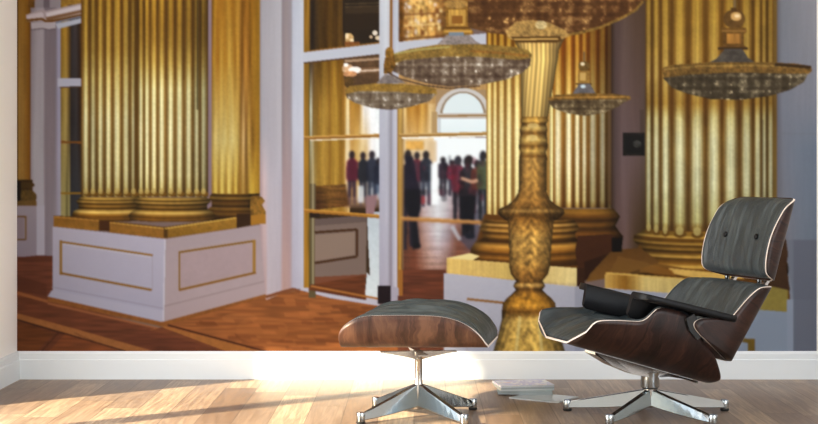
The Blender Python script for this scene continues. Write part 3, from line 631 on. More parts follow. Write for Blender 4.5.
    P.flutes([(553, T), (612, T), (612, 208), (553, 208)], [557.5, 569, 577.5, 584, 592.5, 602.5, 609.5], [553, 563.5, 573, 581, 588, 598, 606.5, 613],
             [(-170, (176, 118, 24), (120, 62, 6)), (50, (196, 142, 48), (150, 80, 10)), (90, (222, 184, 100), (158, 102, 20)), (115, (240, 226, 178), (168, 118, 36)), (160, (244, 232, 190), (160, 110, 34)), (200, (226, 206, 140), (120, 74, 16)), (208, (180, 140, 66), (90, 52, 12))],
             env=[(553, 1), (575, 1), (583, .9), (590, .76), (600, .72), (606, .62), (612, .5)])
    P.rect(608, 20, 613, 205, (86, 56, 26), a=.7)
    # ---- brown wall and dark box
    P.strips([(611.5, T), (646, T), (646, 262), (611.5, 262)], [(0, [(611, (52, 36, 24)), (615, (84, 64, 58)), (625, (96, 76, 66)), (635, (88, 66, 50)), (645, (84, 62, 46))]), (150, [(611, (56, 40, 30)), (614, (80, 64, 60)), (622, (104, 84, 84)), (638, (98, 78, 76)), (644, (92, 76, 70))]),
             (240, [(611, (60, 42, 30)), (616, (96, 72, 66)), (625, (108, 84, 80)), (634, (86, 64, 46)), (645, (64, 44, 18))])], tex=.02)
    P.rect(623, 133, 645, 156, (34, 30, 26), tex=.3); P.rect(625, 135.5, 643.5, 153.5, (26, 24, 22)); P.disc(637, 144, 4.5, 3.6, (60, 58, 54), tex=.4); P.rect(640, 110, 644.5, 133, (72, 56, 46), a=.6)
    # ---- great column on the right (645 - 776)
    P.flutes([(645.5, T), (777.5, T), (777.5, 234), (645.5, 234)], [648.5, 656, 665, 679.5, 697, 713.5, 730.5, 746.5, 758, 764, 770.5], [645, 652, 660.5, 671.5, 688, 705.5, 722, 739.5, 753, 761, 767, 773.5, 777.5],
             [(-170, (170, 130, 36), (110, 72, 12)), (0, (176, 138, 52), (120, 82, 22)), (50, (184, 148, 66), (122, 84, 22)), (75, (192, 160, 84), (120, 78, 18)), (103, (168, 132, 56), (110, 70, 16)), (118, (204, 190, 130), (104, 68, 16)), (140, (208, 202, 158), (124, 90, 28)), (185, (204, 200, 158), (116, 84, 28)), (222, (188, 178, 118), (104, 74, 26)), (228, (150, 122, 60), (96, 64, 20))],
             env=[(645, .9), (670, 1), (700, 1.02), (740, .98), (758, .9), (777, .84)], sharp=.8, blob=.04)
    for gx in (688, 722, 705.5): P.line([(gx, -170), (gx, 60)], 3.2, (112, 76, 22), a=.55)
    for gx in (671.5, 684, 692): P.disc(gx, 111, 4, 9, (112, 74, 20), a=.14)
    P.rect(761.5, 120, 763.3, 228, (92, 76, 50), a=.7); P.rect(773.5, 0, 777.5, 228, (140, 116, 60), a=.5)
    P.strips([(777, T), (PX1 + 1, T), (PX1 + 1, 360), (777, 360)], [(0, [(777, (104, 96, 96)), (781, (122, 120, 134)), (800, (134, 130, 142)), (817, (142, 136, 146))]), (100, [(777, (100, 96, 110)), (782, (118, 118, 138)), (800, (124, 122, 140)), (817, (126, 124, 142))]),
             (150, [(777, (104, 98, 110)), (783, (116, 116, 136)), (800, (110, 116, 140)), (817, (106, 114, 140))]), (240, [(777, (110, 104, 112)), (790, (118, 116, 134)), (800, (112, 116, 138)), (817, (104, 112, 136))]), (350, [(777, (124, 134, 162)), (792, (128, 136, 162)), (795, (96, 96, 116)), (817, (96, 94, 112))])], tex=.015)
    P.rect(777, 133.5, 817, 134.5, (110, 108, 122), a=.4)
    # base of great column
    env2 = [(-1, .6), (-.85, .9), (-.5, 1.05), (0, 1.1), (.5, 1.05), (.8, .8), (1, .5)]
    P.poly([(650, 231), (772, 231), (785, 240), (790, 300), (640, 262), (638, 240)], (96, 62, 22))
    P.rings(709, [(225, 65), (229, 70), (233, 75), (238, 76), (242, 71), (247, 68), (254, 72), (260, 78), (268, 80), (276, 78)], 7, [(225, (120, 88, 30)), (229, (132, 98, 34)), (231, (186, 150, 70)), (232.5, (110, 74, 22)), (235, (88, 56, 14)), (237.5, (164, 126, 50)), (239.5, (70, 44, 12)), (243, (142, 106, 38)), (245, (64, 40, 10)), (248, (120, 84, 28)), (250.5, (188, 148, 66)), (252.5, (84, 54, 14)), (257, (128, 86, 24)), (260.5, (196, 156, 72)), (263, (96, 60, 16)), (268, (74, 46, 12)), (276, (50, 30, 8))], env2)
    for v in (648.5, 656, 665, 679.5, 697, 713.5, 730.5, 746.5):
        q = 226 + 7 * max(0, 1 - ((v - 709) / 65) ** 2) ** .5
        P.disc(v + .5, q + 2.2, 6.5 if v > 672 else 4, 3.2, (104, 72, 24)); P.disc(v, q - 1.5, 4.0 if v > 672 else 2.2, 4.4, (176, 158, 96), a=.8)
    P.poly([(640, 244), (650, 262), (700, 271), (745, 275), (760, 283), (700, 283), (655, 275), (628, 262)], (104, 66, 20), a=.8, tex=.05, n=P.nh)
    P.poly([(668, 268), (690, 270), (740, 275), (745, 279), (700, 279), (674, 274)], (206, 164, 84), tex=.08); P.poly([(640, 262), (672, 270), (676, 276), (640, 272)], (140, 92, 30), a=.7)
    P.poly([(772, 236), (786, 240), (788, 254), (786, 268), (790, 290), (768, 300), (764, 284)], (70, 46, 28), tex=.08)
    # bases of the columns behind the stand, plinths
    P.poly([(484, 214), (560, 220), (612, 208), (620, 216), (613, 224), (622, 236), (622, 262), (600, 262), (560, 276), (476, 268), (474, 250)], (100, 60, 18))
    P.rings(585, [(206, 28), (210, 31), (215, 35), (219, 33), (224, 30), (230, 34), (236, 38), (244, 37), (262, 36)], 3, [(206, (130, 90, 30)), (210, (150, 104, 34)), (214, (112, 70, 20)), (218, (66, 40, 14)), (222, (128, 84, 28)), (226, (70, 42, 14)), (231, (124, 78, 26)), (236, (78, 44, 14)), (240, (26, 16, 10)), (246, (62, 34, 16)), (262, (70, 38, 16))], [(-1, .9), (0, 1), (.6, .9), (.9, .6), (1, .4)])
    P.rings(529, [(216, 44), (221, 48), (226, 50), (230, 46), (235, 46), (240, 54), (247, 58), (256, 59), (262, 58)], 5, [(216, (150, 110, 44)), (218.5, (84, 52, 14)), (221, (204, 156, 76)), (223.5, (96, 60, 16)), (226.5, (190, 140, 60)), (229, (76, 46, 12)), (232.5, (176, 124, 46)), (235, (90, 56, 14)), (237.5, (64, 38, 10)), (242, (206, 148, 60)), (246.5, (150, 98, 28)), (250, (86, 52, 14)), (254, (150, 98, 30)), (257, (84, 50, 14)), (262, (64, 38, 12))], [(-1, .55), (-.8, .9), (-.4, 1.08), (0, 1), (.5, 1.05), (.8, .85), (1, .5)])
    P.poly([(578, 236), (612, 234), (621, 247), (610, 262), (584, 280), (577, 264), (575, 250)], (70, 38, 18), tex=.06); P.poly([(584, 262), (612, 252), (608, 262), (585, 281)], (52, 28, 14))
    P.poly([(612, 250), (640, 248), (660, 262), (620, 276), (586, 282), (590, 274)], (98, 64, 24), tex=.05, col2=(122, 84, 34)); P.rect(612, 238, 622, 252, (22, 16, 12)); P.poly([(618, 256), (646, 262), (660, 270), (606, 280)], (128, 90, 38), a=.5)
    P.poly([(447, 258), (500, 262), (577, 268), (577, 284), (447, 274)], (214, 184, 112), tex=.07); P.poly([(447, 258), (470, 253), (480, 256), (470, 262)], (226, 204, 140)); P.line([(447, 259), (577, 269)], 1.2, (236, 206, 136))
    P.strips([(447, 258), (577, 268), (577, 288), (447, 274)], [(265, [(447, (214, 176, 96)), (480, (206, 170, 96)), (520, (190, 160, 84)), (550, (216, 186, 120)), (577, (226, 204, 142))])], tex=.06, a=.8)
    P.poly([(577, 268), (585, 268), (585, 290), (577, 288)], (60, 34, 18))
    P.poly([(606, 272), (760, 284), (760, 300), (706, 296), (606, 286)], (204, 164, 82), tex=.07); P.strips([(605, 274), (760, 284), (790, 300), (605, 300)], [(280, [(605, (200, 160, 84)), (625, (146, 100, 30)), (645, (206, 178, 110)), (680, (190, 164, 100)), (700, (180, 152, 86)), (790, (150, 130, 66))])], tex=.06)
    # white pedestals (printed in lilac)
    P.rect(398, 296, 446, 352, (100, 56, 38), tex=.14, n=P.nh); P.poly([(444, 273), (578, 287), (590, 289), (605, 288), (706, 296), (760, 300), (817, 300), (817, 352), (444, 352)], (174, 168, 190), col2=(160, 158, 188), tex=.015)
    P.poly([(575, 286), (706, 296), (706, 352), (575, 352)], (150, 148, 172), col2=(146, 146, 176))
    P.line([(467, 299), (506, 303)], 2.4, (140, 100, 54)); P.line([(467, 301), (467, 352)], 1.2, (160, 140, 150), a=.5)
    P.poly([(700, 296), (817, 300), (817, 352), (700, 352)], (126, 134, 162)); P.poly([(757, 283), (788, 290), (788, 312), (750, 309), (745, 300)], (134, 118, 56), tex=.06)
    P.poly([(788, 270), (794, 300), (794, 352), (817, 352), (817, 240), (788, 240)], (104, 106, 128), a=.6); P.rect(787, 300, 793, 352, (132, 138, 166)); P.rect(793.5, 240, PX1 + 1, 352, (98, 98, 118), a=.75)
    P.poly([(738, 338), (755, 339), (755, 352), (748, 352), (748, 343), (738, 341)], (112, 88, 30), tex=.1)
    # ---- the gilt lamp stand in front of the columns
    gold = [(-1, .45), (-.8, .8), (-.45, 1.12), (-.1, .98), (.2, 1.2), (.55, .85), (.85, .65), (1, .4)]
    def turned(prof, stops, leaf=0.0, cell=(4, 6), fl=0.0):
        y0 = prof[0][0]; y1 = prof[-1][0]; cx = 537.5; hw = max(p[1] for p in prof)
        cxs = [(PY0, 537.5), (200, 532), (250, 532), (352, 529)]
        i0, i1, j0, j1 = P.win(cx - hw - 12, cx + hw + 8, y0, y1)
        w = (slice(j0, j1), slice(i0, i1)); X, Y = np.meshgrid(P.x[i0:i1], P.y[j0:j1])
        c0 = np.interp(Y, [0, 60, 130, 190, 215, 290, 352], [538, 539, 533.5, 532.5, 531, 529, 529])
        h = interp1(Y, prof); f = (X - c0) / h
        c = interp1(Y, stops) * interp1(np.clip(f, -1, 1), gold)[..., None]
        u = np.arcsin(np.clip(f, -1, 1)) * h
        if leaf:
            a = .55 * np.sin((np.abs(u) / cell[0] - (Y + 2.5 * P.n9[w]) / cell[1]) * np.pi) * (.5 + .5 * np.cos(u * 1.1 / cell[0])) + .5 * P.n1[w] + .75 * P.n3[w]
            c = c * (1 + leaf * np.clip(a, -1, 1)[..., None])
        if fl: c = c * (1 + fl * np.cos(u * 6.2832 / 4.6)[..., None])
        P.put(w, (np.abs(f) <= 1) & (Y >= y0) & (Y <= y1), c)
    turned([(36, 27), (42, 24), (50, 20), (70, 17.5), (100, 15), (120, 13)], [(36, (200, 160, 90)), (60, (214, 176, 100)), (118, (180, 148, 84))], fl=.2)
    turned([(117, 13), (121, 14), (124, 12), (130, 14), (134, 13), (140, 14), (148, 14.5), (152, 12.5), (158, 14), (200, 14)],
           [(117, (150, 110, 46)), (121, (196, 152, 72)), (124, (110, 76, 30)), (128, (206, 170, 96)), (133, (116, 80, 32)), (140, (206, 168, 90)), (146, (120, 84, 34)), (151, (196, 156, 80)), (156, (126, 88, 36)), (162, (160, 120, 58)), (200, (160, 122, 56))], leaf=.16)
    P.disc(533, 125.5, 6, 2.4, (222, 190, 120), a=.7); P.disc(532, 138, 6, 3.2, (228, 196, 124), a=.7)
    turned([(158, 12.5), (180, 12.5), (192, 14), (200, 18), (205, 24), (209, 32), (213, 33.5), (217, 30), (220, 25)],
           [(158, (170, 128, 64)), (185, (164, 120, 56)), (203, (150, 106, 46)), (208, (112, 78, 32)), (211, (164, 124, 62)), (214, (100, 68, 26)), (220, (84, 56, 22))], leaf=.22, cell=(3.2, 5))
    turned([(217, 24), (224, 22.5), (250, 21), (266, 20.5), (274, 18.5), (281, 13), (284, 12)],
           [(217, (112, 74, 26)), (224, (160, 114, 48)), (240, (176, 134, 66)), (262, (166, 124, 58)), (274, (140, 98, 40)), (284, (104, 70, 28))], leaf=.3, cell=(4.5, 5))
    turned([(282, 14), (286, 16), (290, 13), (294, 17), (298, 22), (303, 26), (310, 27), (318, 27), (335, 31), (352, 36)],
           [(282, (110, 76, 30)), (285, (206, 160, 84)), (289, (100, 66, 24)), (294, (156, 108, 36)), (300, (176, 122, 36)), (306, (190, 134, 44)), (312, (120, 80, 26)), (320, (186, 150, 76)), (352, (184, 148, 72))], leaf=.25, cell=(5, 9))
    for sx in (-1, 1): P.line([(529 + sx * 9, 316), (529 + sx * 13, 352)], 3, (216, 196, 130), a=.6)
    # ---- crystal bowls
    P.poly([(446, T), (646, T), (646, 0), (634, 12), (620, 20), (600, 28), (580, 33), (556, 36), (515, 36), (490, 33), (470, 28), (455, 16), (446, 0)], (104, 70, 36), tex=.2)
    P.crystal([(446, -20), (644, -20), (643, 0), (636, 10), (620, 18), (600, 26), (580, 31), (556, 35), (515, 35), (490, 31), (468, 22), (455, 14)], (98, 62, 30), (196, 152, 92), (64, 38, 18), cell=(7, 6), cx=538, hw=112, cy=30)
    P.line([(643, 1), (636, 10), (620, 19), (600, 27.5), (580, 33), (560, 36)], 2.6, (136, 104, 46), tex=.3)
    P.poly([(506, 32), (515, 22), (530, 20), (548, 22), (565, 30), (570, 36), (560, 40), (515, 41), (508, 38)], (166, 130, 72), tex=.35); P.disc(541, 25, 6, 4.5, (206, 180, 126), tex=.3)
    P.poly([(511, 37), (560, 36), (562, 41), (556, 43), (516, 43)], (96, 66, 28)); P.line([(514, 39.6), (558, 38.8)], 1.6, (210, 170, 96))
    # bowl A: large, centre left
    P.poly([(446, 0), (468, 0), (468, 26), (474, 32), (472, 35), (443, 35), (442, 32), (446, 27)], (150, 108, 40), tex=.2)
    P.rect(449, 10, 466, 26, (196, 150, 70), tex=.25, n=P.nv); P.line([(444, 31.5), (472, 31.5)], 2.2, (206, 156, 70)); P.line([(446, 28), (470, 28)], 1.2, (96, 62, 22)); P.rect(452, 16, 463, 24, (146, 96, 36))
    P.disc(456, 4, 12, 5, (176, 134, 70), tex=.3)
    P.poly([(446, 35), (470, 35), (476, 41), (484, 46), (434, 48), (440, 42)], (140, 128, 124), tex=.25); P.rect(449, 32.5, 464, 36, (120, 132, 156))
    P.poly([(387, 58), (392, 54), (410, 49), (435, 45), (480, 44), (515, 47), (528, 50), (532, 55), (530, 60), (520, 60), (480, 57), (440, 57), (405, 61), (388, 68)], (142, 112, 52), tex=.3)
    P.line([(394, 54), (420, 49.5), (450, 47)], 1.6, (176, 162, 96)); P.line([(470, 51), (500, 53), (528, 56)], 2.4, (150, 104, 42), tex=.3)
    P.crystal([(389, 66), (405, 60), (440, 57), (480, 57), (520, 60), (531, 58), (530, 66), (522, 73), (505, 80), (480, 85), (450, 87), (425, 83), (405, 77), (392, 71)], (112, 92, 74), (206, 194, 178), (66, 46, 34), cell=(4.2, 4.6), cx=462, hw=76, cy=88)
    P.disc(389.5, 53.5, 4.5, 6.5, (150, 108, 38), tex=.3); P.poly([(385, 58), (394, 56), (396, 66), (390, 74), (384, 74), (384, 64)], (126, 88, 32), tex=.4)
    P.line([(387, 72), (400, 79), (425, 85.5), (450, 88.5), (480, 86)], 1.2, (78, 58, 44))
    # bowl B: behind A
    P.poly([(345, 90), (350, 86), (370, 84), (400, 84), (425, 86), (436, 89), (437, 94), (425, 95), (400, 93), (360, 92), (346, 95)], (150, 116, 48), tex=.25)
    P.crystal([(346, 94), (360, 91), (400, 92), (425, 94), (436, 94), (430, 101), (410, 107), (390, 110), (372, 108), (355, 103), (347, 98)], (122, 106, 88), (196, 188, 178), (78, 60, 44), cell=(4, 4), cx=391, hw=50, cy=112)
    P.poly([(385, 74), (394, 76), (406, 83), (376, 84)], (130, 118, 114), tex=.2)
    # bowl C: small, behind the stand
    P.line([(584, 52), (584, 64)], 1.2, (112, 92, 70)); P.disc(584, 66, 6, 5, (112, 84, 40), tex=.2); P.disc(582.5, 64, 2.2, 1.8, (226, 206, 170)); P.rect(578, 71, 590, 84, (150, 112, 50), tex=.2); P.rect(580, 73, 586, 81, (196, 158, 90)); P.line([(576, 84), (592, 84)], 1.6, (90, 62, 26))
    P.poly([(579, 84), (590, 84), (596, 94), (572, 94)], (104, 98, 100), tex=.2); P.disc(583, 86.5, 2.6, 1.8, (196, 210, 230))
    P.poly([(548, 98), (556, 95), (585, 93), (615, 94), (630, 96), (631, 99), (625, 102), (550, 102)], (120, 88, 38), tex=.3); P.line([(552, 97.5), (628, 97)], 1.6, (176, 130, 60), tex=.3)
    P.crystal([(548, 101), (560, 100), (600, 99.5), (628, 99.5), (618, 107), (604, 113), (585, 116), (566, 113), (553, 108)], (96, 78, 52), (190, 172, 136), (58, 42, 26), cell=(3.6, 3.6), cx=588, hw=44, cy=118)
    # bowl D: right
    P.rect(733.4, T, 735.6, 10, (108, 88, 60)); P.line([(734.6, T), (734.6, 12)], .8, (190, 160, 110), a=.7)
    P.disc(734, 19, 11, 9.5, (104, 74, 34), tex=.15); P.disc(736, 16.5, 5.5, 4.5, (206, 160, 96)); P.disc(737, 16, 2.6, 2, (238, 206, 156)); P.rect(731, 8, 737, 12, (90, 62, 28))
    P.poly([(722, 28), (746, 28), (747, 32), (744, 34), (744, 45), (748, 49), (718, 49), (723, 45), (723, 34), (721, 32)], (112, 78, 32), tex=.2); P.rect(727, 34, 741, 44, (160, 112, 50), tex=.25, n=P.nv); P.line([(718, 48.6), (748, 48.6)], 2.4, (72, 50, 26)); P.line([(722, 31), (746, 31)], 1.2, (150, 112, 56)); P.rect(724, 49.5, 742, 52, (88, 92, 100))
    P.poly([(724, 50), (743, 50), (748, 58), (758, 64), (704, 65), (716, 59)], (84, 76, 68), tex=.2)
    P.poly([(662, 68), (672, 65), (705, 62.5), (760, 62), (795, 63.5), (811, 66), (812, 71), (806, 76), (780, 74), (735, 73), (690, 75), (664, 79)], (116, 86, 40), tex=.35); P.line([(664, 69.5), (700, 66), (760, 65.5), (808, 68)], 1.6, (146, 116, 58), tex=.3); P.poly([(775, 63), (811, 66), (811, 69), (775, 66)], (66, 46, 26))
    P.crystal([(663, 78), (690, 74.5), (735, 72.5), (780, 73.5), (808, 74), (804, 82), (790, 90), (770, 96), (740, 100), (710, 99), (688, 94), (672, 88)], (78, 66, 48), (168, 152, 122), (46, 36, 24), cell=(4.6, 5), cx=737, hw=76, cy=101)
    P.blur(400, 486, 140, 250, 5); P.blur(346, 379, 140, 208, 5); P.blur(398, 446, -20, 40, 3)
    P.smooth(3)
    # the print's ink: lilacs lean to warm grey
    g = P.img; lum = g.mean(-1, keepdims=True)
    blue = np.clip((g[..., 2:3] - g[..., 1:2]) / 14.0, 0, 1)
    P.img = g + blue * ((lum + (g - lum) * np.array([.8, .9, .55])) * np.array([.98, 1.0, .98]) - g)
    return P
# ---------------------------------------------------------------- the mural
def build_mural():
    P = paint_mural()
    rows = np.concatenate([np.linspace(PY0, -6, 90), np.arange(-5, PY1 + .01, 1.0)])
    cols = np.append(np.arange(PX0, PX1, 1.0), PX1)
    fy = (rows - PY0) * SS; fx = (cols - PX0) * SS
    g = P.img
    iy = np.clip(fy.astype(int), 0, P.ny - 1); ix = np.clip(fx.astype(int), 0, P.nx - 1)
    c = np.clip(g[iy][:, ix] / 255.0, 0, 1)
    lum = c.mean(-1, keepdims=True); c = lum + (c - lum) * .90
    c = c - .30 * c * (1 - c) ** 2 + .10 * c * c * (1 - c)              # the print's ink curve
    c = np.where(c <= .04045, c / 12.92, ((c + .055) / 1.055) ** 2.4)
    c = c * (PRINT_GAIN * np.interp(cols, [17, 400, 816], [.80, .82, 1.10]))[None, :, None] * np.array([.93, .98, 1.02])  # gain rises to the right: light falloff offset in the print colour
    c = np.clip(c, 0, .92)
    Yp = WALL_Y - .003
    X = (cols - VX) * WALL_Y / FPX; Z = EYE - (rows - VY) * WALL_Y / FPX
    Z = np.minimum(Z, CEIL - .002)
    nx, ny = len(cols), len(rows)
    co = np.zeros((ny, nx, 3)); co[..., 0] = X[None]; co[..., 1] = Yp; co[..., 2] = Z[:, None]
    extra = np.array([[X[0], WALL_Y, Z[0]], [X[-1], WALL_Y, Z[0]], [X[-1], WALL_Y, Z[-1]], [X[0], WALL_Y, Z[-1]]])
    cof = np.concatenate([co.reshape(-1, 3), extra])
    i = (np.arange(ny - 1)[:, None] * nx + np.arange(nx - 1)[None]).ravel()
    quads = np.stack([i, i + nx, i + nx + 1, i + 1], -1)
    b = ny * nx; tl, tr, br, bl_ = 0, nx - 1, ny * nx - 1, (ny - 1) * nx
    quads = np.concatenate([quads, np.array([[b, tl, tr, b + 1], [b + 1, tr, br, b + 2], [b + 2, br, bl_, b + 3], [b + 3, bl_, tl, b]])])
    me = bpy.data.meshes.new('wall_mural')
    nf = len(quads)
    me.vertices.add(len(cof)); me.vertices.foreach_set('co', cof.ravel().astype(np.float32))
    me.loops.add(nf * 4); me.loops.foreach_set('vertex_index', quads.ravel().astype(np.int32))
    me.polygons.add(nf); me.polygons.foreach_set('loop_start', (np.arange(nf) * 4).astype(np.int32))
    me.update(calc_edges=True); me.validate()
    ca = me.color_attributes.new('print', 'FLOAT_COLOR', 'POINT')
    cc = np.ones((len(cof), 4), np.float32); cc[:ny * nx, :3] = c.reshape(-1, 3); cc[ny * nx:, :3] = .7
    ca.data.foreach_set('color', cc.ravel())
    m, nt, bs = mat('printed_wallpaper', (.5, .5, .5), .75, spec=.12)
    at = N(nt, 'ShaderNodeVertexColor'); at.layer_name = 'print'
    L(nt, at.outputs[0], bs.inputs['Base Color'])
    tc = N(nt, 'ShaderNodeTexCoord'); bump(nt, bs, noise(nt, tc.outputs['Object'], 400, 2), .05, .0005)
    o = link('wall_mural', me, m)
    tag(o, 'wall-wide photo mural of a palace hall with gilded fluted columns and crystal bowls', 'mural')
build_mural()

# ---------------------------------------------------------------- bent plywood shells and their cushions
class Frame:
    """side plane of a chair: u forward, w towards the viewer's side, z up"""
    def __init__(s, cx, cy, yaw):
        s.c = Vector((cx, cy, 0)); s.F = Vector((-math.cos(yaw), -math.sin(yaw), 0)); s.Nn = Vector((math.sin(yaw), -math.cos(yaw), 0))
    def w(s, u, w, z): return s.F * u + s.Nn * w + Vector((0, 0, z))           # relative to the thing's base
    def uz(s, px, py, w):
        k = (px - VX) / FPX                                                     # solve for u on the lateral plane w
        a = s.c.x + s.Nn.x * w; b = s.c.y + s.Nn.y * w
        u = (k * b - a) / (s.F.x - k * s.F.y)
        Y = b + s.F.y * u
        return u, EYE - (py - VY) * Y / FPX
def shell_data(fr, spine_px, rim_px, wf, r, wrim):
    p0 = Vector(fr.uz(*spine_px[0], wf)); p1 = Vector(fr.uz(*spine_px[-1], wf))
    Ln = (p1 - p0).length; d = (p1 - p0) / Ln
    return p0, d, Ln
TAIL = [0.0, 1.0]       # height of the rounded rear corner, and where along the spine it begins
def tail(s):
    return 0.0 if s <= TAIL[1] or TAIL[0] == 0 else TAIL[0] * (1 - math.sqrt(max(0, 1 - ((s - TAIL[1]) / (1 - TAIL[1])) ** 2)))
def make_shell(name, fr, parent, p0, d, n, Ln, hs, wf, r, th, mats, ns=56, nt_=36, bow=0.0):
    """p0 start of the spine in (u,z), d its direction, n the direction the sides rise; hs = [(s, h)]"""
    def H(s): return max(0.0, float(np.interp(s, [q[0] for q in hs], [q[1] for q in hs])) - tail(s))
    S = [0.5 - 0.5 * math.cos(math.pi * i / ns) for i in range(ns + 1)]
    S = [(a + i / ns) / 2 for i, a in enumerate(S)]
    def pt(s, t, dd):
        h = max(H(s), 0.0)
        rr = r - dd
        ang = math.acos(max(-1, 1 - h / r)) if h < r else math.pi / 2
        wl = max(0, h - r)
        tot = wf + r * ang + wl
        q = abs(t) * tot; sg = 1 if t >= 0 else -1
        if q <= wf: lat, hh = q, dd
        elif q <= wf + r * ang:
            a = (q - wf) / r; lat = wf + rr * math.sin(a); hh = r - rr * math.cos(a)
        else: lat = wf + rr; hh = r + (q - wf - r * ang)
        c = p0 + d * (s * Ln) + n * (hh + bow * (1 - (2 * s - 1) ** 2) + tail(s))
        return fr.w(c.x, sg * lat, c.y), (s * Ln, sg * q)
    bm = bmesh.new(); uvl = bm.loops.layers.uv.new('UVMap')
    T = [-1 + 2 * j / nt_ for j in range(nt_ + 1)]
    g = []; uvs = {}
    for dd in (0.0, th):
        rows = []
        for s in S:
            row = []
            for t in T:
                p, uvc = pt(s, t, dd); v = bm.verts.new(p); uvs[v] = uvc; row.append(v)
            rows.append(row)
        g.append(rows)
    def F(vv, mi):
        f = bm.faces.new(vv); f.material_index = mi; f.smooth = (mi == 0)
        for l in f.loops: l[uvl].uv = uvs[l.vert]
    a, b = g
    for i in range(ns):
        for j in range(nt_):
            F((a[i][j], a[i][j + 1], a[i + 1][j + 1], a[i + 1][j]), 0)
            F((b[i][j], b[i + 1][j], b[i + 1][j + 1], b[i][j + 1]), 0)
        F((a[i][0], a[i + 1][0], b[i + 1][0], b[i][0]), 1)
        F((a[i][nt_], b[i][nt_], b[i + 1][nt_], a[i + 1][nt_]), 1)
    for j in range(nt_):
        F((a[0][j], b[0][j], b[0][j + 1], a[0][j + 1]), 1)
        F((a[ns][j], a[ns][j + 1], b[ns][j + 1], b[ns][j]), 1)
    o = obj(name, bm, mats, parent)
    return o
def make_cushion(name, fr, parent, p0, d, n, Ln, hs, wf, r, th, m, c, s0=.02, s1=.98, rise=.012, amp=.0025, bulge=.0, ns=70, nt_=56, seed=1, er=6, bow=0.0, cfun=None, gap=.004, tp=3.0):
    def H(s): return max(0.0, float(np.interp(s, [q[0] for q in hs], [q[1] for q in hs])) - tail(s))
    def lat_rim(s):
        h = max(H(s), 0); return wf + (r - th) * math.sin(math.acos(max(-1, 1 - h / r)) if h < r else math.pi / 2)
    bm = bmesh.new(); uvl = bm.loops.layers.uv.new('UVMap'); uvs = {}
    top = []; bot = []
    for i in range(ns + 1):
        k = i / ns; k = (k + .5 - .5 * math.cos(math.pi * k)) / 2
        s = s0 + (s1 - s0) * k
        e = max(0.0, 1 - abs(2 * k - 1) ** er) ** .5
        h = max(H(s), 0); W = lat_rim(s) - gap
        cc = (cfun(s) if cfun else c)
        rt, rb = [], []
        for j in range(nt_ + 1):
            t = -1 + 2 * j / nt_
            tt = math.copysign(abs(t) ** .9, t)
            lat = tt * W
            he = max(h, th) + rise * e
            hc = th + .006 + cc * e
            hh = hc + (he - hc) * abs(tt) ** tp
            if bulge: hh += bulge * e * (1 - tt * tt)
            ph = mnoise.noise(Vector((s * 3.0 + seed * 7, tt * 9.0, seed))) * 1.4 + .9 - 3.2 * abs(mnoise.noise(Vector((s * 2.2 + seed, tt * (11.0 if seed == 3 else 8.0) + .6 * s, seed * 2.0)))) ** .7 * -1.0 - 1.4
            hh += amp * ph * e * (.35 + .65 * min(1, (1 - abs(tt)) * 8))
            # edge of the pad rolls over
            cpt = p0 + d * (s * Ln) + n * (hh + bow * (1 - (2 * s - 1) ** 2) + tail(s))
            v = bm.verts.new(fr.w(cpt.x, lat, cpt.y)); uvs[v] = (s * Ln, lat + hh * .5); rt.append(v)
            # underside follows the inside of the shell
            aw = abs(lat)
            if aw <= wf: hb = th
            else:
                q = min(1.0, (aw - wf) / (r - th)); hb = r - (r - th) * math.sqrt(max(0, 1 - q * q))
            hb = min(hb + .001, hh - .001)
            cb = p0 + d * (s * Ln) + n * (hb + bow * (1 - (2 * s - 1) ** 2) + tail(s))
            v2 = bm.verts.new(fr.w(cb.x, lat * .998, cb.y)); uvs[v2] = (s * Ln, lat); rb.append(v2)
        top.append(rt); bot.append(rb)
    def F(*vv):
        f = bm.faces.new(vv); f.smooth = True
        for l in f.loops: l[uvl].uv = uvs[l.vert]
    for i in range(ns):
        for j in range(nt_):
            F(top[i][j], top[i][j + 1], top[i + 1][j + 1], top[i + 1][j])
            F(bot[i][j], bot[i + 1][j], bot[i + 1][j + 1], bot[i][j + 1])
        F(top[i][0], top[i + 1][0], bot[i + 1][0], bot[i][0]); F(top[i][nt_], bot[i][nt_], bot[i + 1][nt_], top[i + 1][nt_])
    for j in range(nt_):
        F(top[0][j], bot[0][j], bot[0][j + 1], top[0][j + 1]); F(top[ns][j], top[ns][j + 1], bot[ns][j + 1], bot[ns][j])
    return obj(name, bm, m, parent)
def rim_profile(fr, p0, d, n, Ln, rim_px, w):
    """side outline read on the lateral plane w -> (s, h) pairs along the spine"""
    out = []
    for q in rim_px:
        u, z = fr.uz(q[0], q[1], q[2] if len(q) > 2 else w)
        v = Vector((u, z)) - p0
        out.append([v.dot(d) / Ln, max(0.0, v.dot(n))])
    last = 0.0
    for k, e in enumerate(out):
        e[0] = min(1.0, max(e[0], last + (.004 if k else 0))); last = e[0]
    out[0] = [0.0, 0.0]; out[-1] = [1.0, 0.0]
    m_ = len(out)
    for k in range(m_ - 2, 0, -1):
        out[k][0] = min(out[k][0], out[k + 1][0] - .004)
    for _ in range(2):                                   # cut the corners so that the outline runs smooth
        sm = [out[0]]
        for a, b in zip(out[:-1], out[1:]):
            sm += [[a[0] * .75 + b[0] * .25, a[1] * .75 + b[1] * .25], [a[0] * .25 + b[0] * .75, a[1] * .25 + b[1] * .75]]
        out = sm + [out[-1]]
    return [tuple(e) for e in out]

